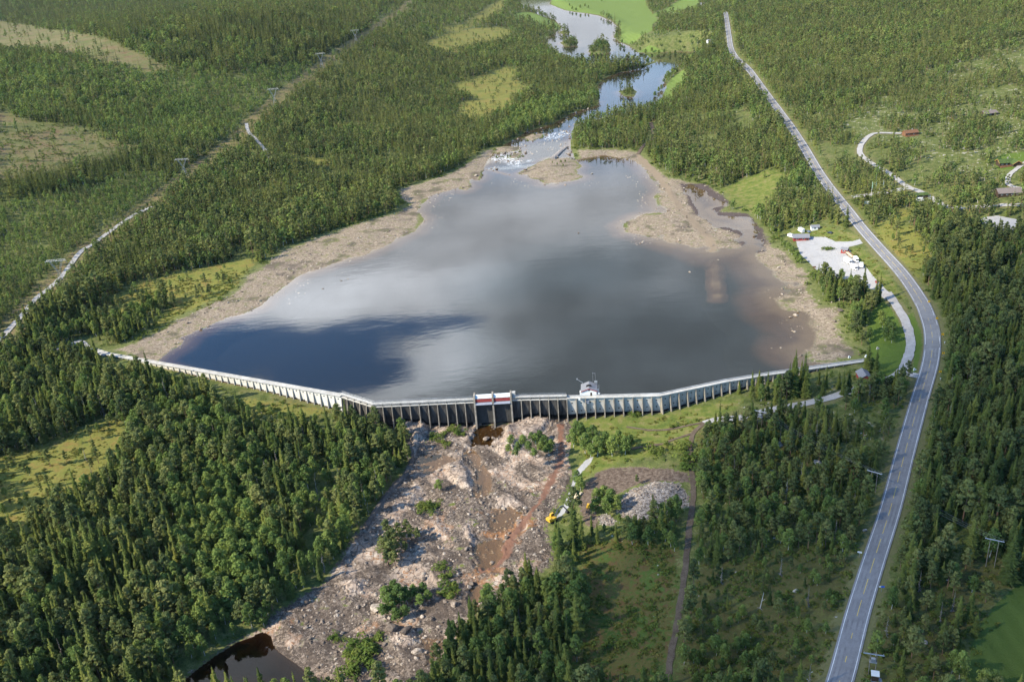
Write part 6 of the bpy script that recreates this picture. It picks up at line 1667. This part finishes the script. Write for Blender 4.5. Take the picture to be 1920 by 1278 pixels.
def wood_of(x, y, X):
    if y > 640 and x < 790: return ('in the broad wood left of the dry riverbed', 'in the broad left wood')
    if 770 <= x < 1110 and y > 930: return ('in the dark grove at the bottom beside the riverbed', 'in the dark bottom grove')
    if 1100 <= x < 1285 and y > 930: return ('on the overgrown meadow left of the dirt track', 'on the overgrown meadow')
    road_x = np.interp(y, [600, 760, 850, 950, 1150, 1278], [1745, 1723, 1695, 1670, 1607, 1574])
    if y > 640 and x >= road_x: return ('in the shaded forest right of the highway', 'right of the highway')
    if y > 640: return ('in the shaded wood between dirt track and highway', 'between dirt track and highway')
    if x < 1000: return ('in the sunlit forest beyond the left lake shore', 'beyond the left lake shore')
    return ('in the sunlit forest beyond the right lake shore', 'beyond the right lake shore')
LIMIT = {'spruce': 285, 'pine': 285, 'birch': 150, 'shrub': 150}
for k, kn in enumerate(KN):
    ii = np.nonzero((kind == k) & inf)[0]; ii = ii[np.argsort(-hpx[ii])][:LIMIT[kn]]
    single[ii] = True
    for j in ii:
        w1, w2 = wood_of(pr[j, 0], pr[j, 1], None)
        grow(kn, (X_[j], Y_[j], TZ[j]), hh[j] * H0[kn], f'{ADJ[kn]} {w1}', f'{kn} trees {w2}' if kn != 'shrub' else f'shrubs {w2}', int(j), float(j % 63) / 10, float(RNG.uniform(.88, 1.2)))
rd_ = np.random.default_rng(5); cd = np.nonzero((kind == 1) & inf & ~single & (np.hypot(X_, Y_) < 620) & (A_['up'] < -30))[0]
for j in rd_.choice(cd, min(70, len(cd)), False):
    single[j] = True; w1, w2 = wood_of(pr[j, 0], pr[j, 1], None)
    grow('snag', (X_[j], Y_[j], TZ[j]), 13 * max(.7, hh[j]), f'bare grey dead tree {w1}', f'dead trees {w2}', int(j), float(j % 63) / 10)
# the rest, as four masses
rs_ = RNG.random(len(X_)); wid = RNG.uniform(.85, 1.2, len(X_))
for k, kn in enumerate(KN):
    for lod in (0, 1):
        m = (kind == k) & ~single & ((np.hypot(X_, Y_) < 700) == (lod == 0))
        if not m.any(): continue
        q = hh[m] * far_k[m]; w_ = q * wid[m] * (1 if kn == 'spruce' else 1) * np.where(stp[m] > 5, 1.25, 1.0)
        lb = {'spruce': 'spruce forest', 'pine': 'pine forest', 'birch': 'birch forest', 'shrub': 'scrub'}[kn]
        scatter(f'{kn}_forest' if kn != 'shrub' else 'scrub', f'{lb} covering the valley ' + ('near the dam' if lod == 0 else 'far beyond the reservoir'), np.stack([X_[m], Y_[m], TZ[m] - .1], 1), np.stack([w_, w_, q], 1),
                np.stack([0 * q, 0 * q, rs_[m] * 6.28], 1), (rs_[m] * 997).astype(int) % NVAR[kn], COLL[kn, lod])
print('TREES', len(X_), [int((kind == k).sum()) for k in range(4)])

# ------------------------------------------------------------------ undergrowth, stones
def cover(name, label, cond, r0, r1, step, prob, size, coll, nv, flat=None, sink=0.0, pw=1.0):
    p = ring_points(r0, r1, step, .60); x, y = p[:, 0], p[:, 1]
    pb = cond(x, y) * prob; m = RNG.random(len(x)) < pb; x, y = x[m], y[m]
    if not len(x): return
    z = land_z(x, y); s = size[0] + (size[1] - size[0]) * RNG.random(len(x)) ** pw
    sc = np.stack([s, s, s * (flat or 1)], 1)
    tl = 0.25 if flat is None and 'stone' in name else 0
    scatter(name, label, np.stack([x, y, z - sink * s], 1), sc, np.stack([RNG.normal(0, tl, len(x)), RNG.normal(0, tl, len(x)), RNG.uniform(0, 6.28, len(x))], 1), RNG.integers(0, nv, len(x)), coll)
    print(name, len(x))
L_ = lookup
def wet(x, y): return (L_('lake', x, y) > 0) | (L_('river', x, y) > 0) | (L_('pond', x, y) > 0)
bedn = lambda x, y: sm(.38, .62, fnoise(x, y, 22, 3))
cover('riverbed_stones', 'loose grey and pink stones strewn over the dry riverbed', lambda x, y: (L_('bed', x, y) > .55) * (L_('pond', x, y) < -1) * (.15 + .85 * bedn(x, y)) * (1 - sm(.3, .6, L_('redwet', x, y))), 210, 430, 1.25, .45, (.45, 2.7), COLL['rock_bed'], 6, None, .12, 2.6)
cover('shore_stones', 'tan stones scattered along the reservoir shores', lambda x, y: (L_('shore', x, y) > .6) * (L_('lake', x, y) < 1.0) * (L_('river', x, y) < 1) * (L_('causeway', x, y) < .4) * (.25 + .75 * bedn(x, y)), 380, 1150, 2.1, .5, (.5, 3.0), COLL['rock_shore'], 6, None, .12, 2.6)
cover('shallow_stones', 'dark wet stones breaking the surface along the reservoir edge', lambda x, y: (L_('lake', x, y) > 0) * (L_('lake', x, y) < 22) * (L_('up', x, y) > 12) * sm(.52, .66, fnoise(x, y, 26, 2)), 380, 1100, 2.6, .22, (.8, 3.0), COLL['rock_shore'], 6, None, .05, 1.8)
cover('rapids_stones', 'dark rocks breaking the river surface in the rapids', lambda x, y: (L_('river', x, y) > 0) * (y > Y_RAP0 - 30) * (y < Y_RAP1 + 170) * sm(.45, .62, fnoise(x, y, 18, 2)), 850, 1500, 3.6, .35, (1.2, 4.2), COLL['rock_shore'], 6, None, -.35, 1.6)
M_TUS = leaf_mat('tussock_grass', (.10, .115, .028), (.165, .165, .04), (.215, .17, .055), .3)
_tc = bpy.data.collections.new('tussock shapes')
for i in range(3):
    r_ = np.random.default_rng(60 + i); V, F = clump_crown(r_, [(r_.normal() * .35, r_.normal() * .35, .15, .45, .22) for _ in range(4)], 9, .42, .9)
    _tc.objects.link(bpy.data.objects.new(f'tussock_{i}', mesh_np('tussock_shape', V, F, [M_TUS])))
cover('grass_tussocks', 'rough grass tussocks over the mires, banks and meadows', lambda x, y: np.clip(np.maximum(np.maximum(L_('mire', x, y), L_('meadow', x, y)), np.maximum(.7 * L_('grass', x, y), .7 * L_('heath', x, y))), 0, 1) * (L_('rd', x, y) > .8) * (L_('bed', x, y) < .3) * (L_('soil', x, y) < .4) * (L_('gravel', x, y) < .4) * sm(.38, .60, fnoise(x, y, 5, 3)) * ((L_('lake', x, y) < -2) | (L_('up', x, y) < -4)), 212, 720, 1.7, .5, (.6, 1.9), _tc, 3, .8, 0.0, 1.5)
cover('shore_scrub', 'low green bushes along the upper edge of the shores', lambda x, y: (L_('shore', x, y) > .2) * (L_('shore', x, y) < .75) * (L_('lake', x, y) < -6) * (L_('up', x, y) > 8) * sm(.45, .6, fnoise(x, y, 14, 2)), 400, 1250, 2.4, .4, (.3, 1.1), COLL['shrub', 1], 3, .9, 0.0, 1.5)
cover('heap_stones', 'blasted grey stones of the heap beside the brown soil', lambda x, y: (L_('rubble', x, y) > .5) * 1.0, 240, 420, 1.1, .9, (.6, 2.2), COLL['rock_bed'], 6, None, .1, 1.8)
cover('hillside_stones', 'pale lichen stones dotted over the heath and hillsides', lambda x, y: np.maximum(L_('pale', x, y) * sm(.5, .66, fnoise(x, y, 24, 3)), np.maximum(L_('heath', x, y), .6 * L_('meadow', x, y)) * .18 * sm(.5, .6, fnoise(x, y, 10, 2))) * (L_('rd', x, y) > 2) * (L_('bed', x, y) < .3), 215, 1100, 2.6, .45, (.5, 2.1), COLL['rock_pale'], 6, None, .2, 1.8)
cover('heath_scrub', 'low heath shrubs covering the clearings and strip', lambda x, y: np.maximum(np.maximum(L_('heath', x, y), 1.3 * L_('meadow', x, y)), np.maximum(.5 * L_('strip', x, y), .55 * L_('cut', x, y))) * (L_('rd', x, y) > 1.5) * (L_('bed', x, y) < .3) * (L_('lawn', x, y) < .3) * sm(.42, .6, fnoise(x, y, 8, 3)), 212, 1250, 2.0, .55, (.18, .75), COLL['shrub', 1], 3, .8, 0.0, 1.6)
cover('undergrowth', 'low green undergrowth on the forest floor between trees', lambda x, y: (1 - np.clip(L_('shore', x, y) * 2 + L_('bed', x, y) * 2.5 + L_('mire', x, y) + L_('lawn', x, y) * 2 + L_('soil', x, y) * 2 + L_('gravel', x, y) * 2 + L_('field', x, y) * 2 + L_('rubble', x, y) * 2 + L_('meadow', x, y) + L_('ley', x, y) * 3 + L_('grass', x, y) * 1.6, 0, 1)) * (L_('rd', x, y) > 2.5) * ((L_('lake', x, y) < -2) | (L_('up', x, y) < -6)) * (np.abs(L_('up', x, y)) > 6), 212, 620, 3.2, .45, (.25, .75), COLL['shrub', 1], 3, .8, 0.0, 1.5)
# single boulders
BOULD = [((880,347),4.5,'shore','largest brown boulder standing in shallow water off the left shore'),((868,350),3.6,'shore','brown boulder beside the largest one off the left shore'),((893,330),7,'shore','long pink rock slab pointing into the bay below the rapids'),
 ((1110,325),4,'shore','lone dark boulder in open water right of the rocky islet'),((1060,346),3.5,'shore','boulder at the lower right tip of the rocky islet'),((1022,345),3,'shore','boulder in water at the lower left of the rocky islet'),((985,318),6,'shore','rounded rock between the foam and the rocky islet'),
 ((1243,353),3.4,'shore','dark boulder where the old road meets the water'),((640,523),2.6,'shore','boulder in the small reef off the left shore'),((652,520),2.2,'shore','smaller boulder right of the reef off the left shore'),((605,538),2.2,'shore','lone stone in shallow water near the left shore'),
 ((1085,437),3.0,'shore','pale flat stone breaking the surface in mid reservoir'),((1172,431),3,'shore','boulder at the left tip of the gravel spit'),((1200,458),2.4,'shore','small pair of stones off the gravel spit'),((1293,510),2.8,'shore','pale boulder in brown shallows beside the sunken road'),((1415,440),5,'shore','wide pale boulder at the head of the brown inlet'),
 ((1492,588),4,'shore','boulder at the water edge below the leafy bank trees'),((1482,592),3,'shore','second boulder at the water edge below the bank trees'),((1575,580),5.5,'shore','grey boulder at the mouth of the rocky cove'),((1565,600),3.5,'shore','boulder lying on gravel below the rocky cove'),
 ((1560,760-195),2.5,'shore','small boulder among stones above the rocky cove'),((925,820),3.2,'bed','white flat rock in the middle of the brown pool'),((912,822),4.2,'bed','large forked pale rock in the brown pool'),((933,826),2.2,'bed','small pale rock at the right of the brown pool'),((926,803),1.6,'bed','tiny white rock at the top of the brown pool'),
 ((1462,834),5,'pale','tall grey boulder among pines below the dam road'),((1442,882),4,'pale','pale boulder pile in the wood left of the highway'),((1492,1108),3,'pale','white boulder on the reddish heath'),((1533,868),4.5,'pale','grey boulder in the wood near the middle of the highway'),((1732,1205),3.2,'pale','white boulder beside dark bushes right of the highway'),
 ((708,1145),8,'bed','huge pale pink boulder left of the bush clump'),((735,1182),6.5,'bed','grey white boulder below the bush clump'),((762,1190),7,'bed','broad rounded boulder right of the grey white one'),((851,1137),4,'bed','white boulder on dark red rubble near the lower pool'),((782,1222),4.5,'bed','dark boulder beside the small brown pool at the bottom'),
 ((925,974),3,'bed','round boulder standing in the grey shallow pool'),((950,1010),3.2,'bed','grey boulder in the red wet sand'),((921,1052),3,'bed','boulder in the reddish pool at the end of the channel'),((944,953),3,'bed','boulder at the top of the grey shallow pool'),((985,954),2.8,'bed','boulder beside the red channel bend')]
for i, (px, s, kd, lb) in enumerate(BOULD):
    q = at(px); wl = 0.0 if q[1] > dam_y(q[0]) else (-12.9 if 'brown pool' in lb and px[1] < 840 else -99)
    o = bpy.data.objects.new('boulder', ROCKS[kd][i % 6]); COL.objects.link(o)
    o.location = (q[0], q[1], max(q[2], wl - .2) + .12 * s); o.scale = (s, s * .85, s * .8); o.rotation_euler = (.1 * (i % 3), .08 * (i % 4), i * 1.3)
    tag(o, lb, 'boulder')
rb = np.random.default_rng(12); cnt = 0
for lbl, grp, box, n, kd, lo, hi, zz in (('rough boulder among rubble in the upper half of the dry riverbed', 'boulders of the upper riverbed', (770, 1040, 845, 1000), 60, 'bed', 1.3, 2.8, -13), ('rough boulder among rubble in the lower half of the dry riverbed', 'boulders of the lower riverbed', (560, 900, 1010, 1250), 110, 'bed', 1.3, 3.2, -14),
                                    ('tan boulder on the gravel of the left reservoir shore', 'boulders of the left shore', (300, 860, 350, 660), 70, 'shore', 1.6, 3.2, 0), ('tan boulder on the gravel of the right reservoir shore', 'boulders of the right shore', (1200, 1620, 330, 680), 60, 'shore', 1.6, 3.4, 0)):
    tries = 0; done = 0
    while done < n and tries < 4000:
        tries += 1
        px = (rb.uniform(box[0], box[1]), rb.uniform(box[2], box[3])); q = PZ([px], zz)[0]; X1, Y1 = np.array([q[0]]), np.array([q[1]])
        if kd == 'bed' and (L_('bed', X1, Y1)[0] < .75 or L_('pond', X1, Y1)[0] > -1 or L_('redwet', X1, Y1)[0] > .5): continue
        if kd == 'shore' and (L_('shore', X1, Y1)[0] < .7 or L_('lake', X1, Y1)[0] > 1.5 or L_('up', X1, Y1)[0] < 4): continue
        s = lo + (hi - lo) * rb.random() ** 2
        o = bpy.data.objects.new('boulder', ROCKS[kd][cnt % 6]); COL.objects.link(o); cnt += 1; done += 1
        o.location = (q[0], q[1], max(float(land_z(X1, Y1)[0]), -.1 if kd == 'shore' else -99) + .12 * s); o.scale = (s, s * rb.uniform(.75, 1), s * rb.uniform(.6, .95)); o.rotation_euler = (rb.normal(0, .2), rb.normal(0, .2), rb.uniform(0, 6.3))
        tag(o, lbl, 'boulder', grp)
# ------------------------------------------------------------------ the cloud whose shade lies over the lower right
SHADE = [(1350,835),(1400,770),(1480,700),(1580,665),(1690,640),(1730,590),(1790,520),(1960,450),(2150,600),(2150,1500),(700,1500),(820,1290),(920,1185),(1040,1110),(1070,1020),(1130,1000),(1270,985),(1320,930)]
sh = PZ(SHADE, 2.0)
CZ = 1150.0
off = SUN * (CZ / SUN[2])
ring = sh[:, :2] + off[:2]
lo, hi = ring.min(0) - 90, ring.max(0) + 90
st_ = 14.0
gx = np.arange(lo[0], hi[0], st_); gy = np.arange(lo[1], hi[1], st_)
CX, CY = np.meshgrid(gx, gy)
sdc = sdist(CX, CY, ring, 100) + (fnoise(CX, CY, 90, 3) - .5) * 70
wgt = sm(-38, 34, sdc) * (.86 + .28 * (fnoise(CX + 50, CY, 120, 3) - .5))
cells = np.maximum(np.maximum(wgt[:-1, :-1], wgt[1:, 1:]), np.maximum(wgt[1:, :-1], wgt[:-1, 1:])) > .01
def cloud_sheet(sign):
    r, c = np.nonzero(cells); n_ = CX.shape[1]
    q = np.stack([r * n_ + c, r * n_ + c + 1, (r + 1) * n_ + c + 1, (r + 1) * n_ + c], 1)
    if sign < 0: q = q[:, ::-1]
    z = CZ + sign * (2 + 60 * wgt * (.6 + .8 * fnoise(CX, CY + 77 * sign, 80, 4)))
    return np.stack([CX.ravel(), CY.ravel(), z.ravel()], 1), q
(v1, q1), (v2, q2) = cloud_sheet(1), cloud_sheet(-1)
me = bpy.data.meshes.new('cloud'); V = np.vstack([v1, v2]); me.from_pydata(V.tolist(), [], np.vstack([q1, q2 + len(v1)]).tolist())
at_ = me.attributes.new('thick', 'FLOAT', 'POINT'); at_.data.foreach_set('value', np.concatenate([wgt.ravel(), wgt.ravel()]).astype(np.float32))
bm = bmesh.new(); bm.from_mesh(me); bmesh.ops.delete(bm, geom=[v for v in bm.verts if not v.link_faces], context='VERTS'); bm.to_mesh(me); bm.free()
t = NT('cloud_vapour')
a = t.math('MULTIPLY', t.attr('thick'), .68)
t.out(t.n('ShaderNodeMixShader', {0: a, 1: t.n('ShaderNodeBsdfTransparent').outputs[0], 2: t.n('ShaderNodeBsdfDiffuse', {'Color': (.85, .87, .9)}).outputs[0]}).outputs[0])
me.materials.append(t.m)
o = bpy.data.objects.new('cloud', me); COL.objects.link(o); o['kind'] = 'structure'

# ------------------------------------------------------------------ haze in the valley air
HAZE = 1.0e-5
mb = MB(); mb.box((0, 3000, -17.6), (14000, 9000, 620)); 
t = NT('valley_air')
t.out(t.n('ShaderNodeVolumePrincipled', {'Color': (.80, .88, 1.0), 'Density': HAZE, 'Anisotropy': .25}).outputs[0], vol=True)
o = mb.build('haze', t.m); o['kind'] = 'stuff'
o.display_type = 'WIRE'
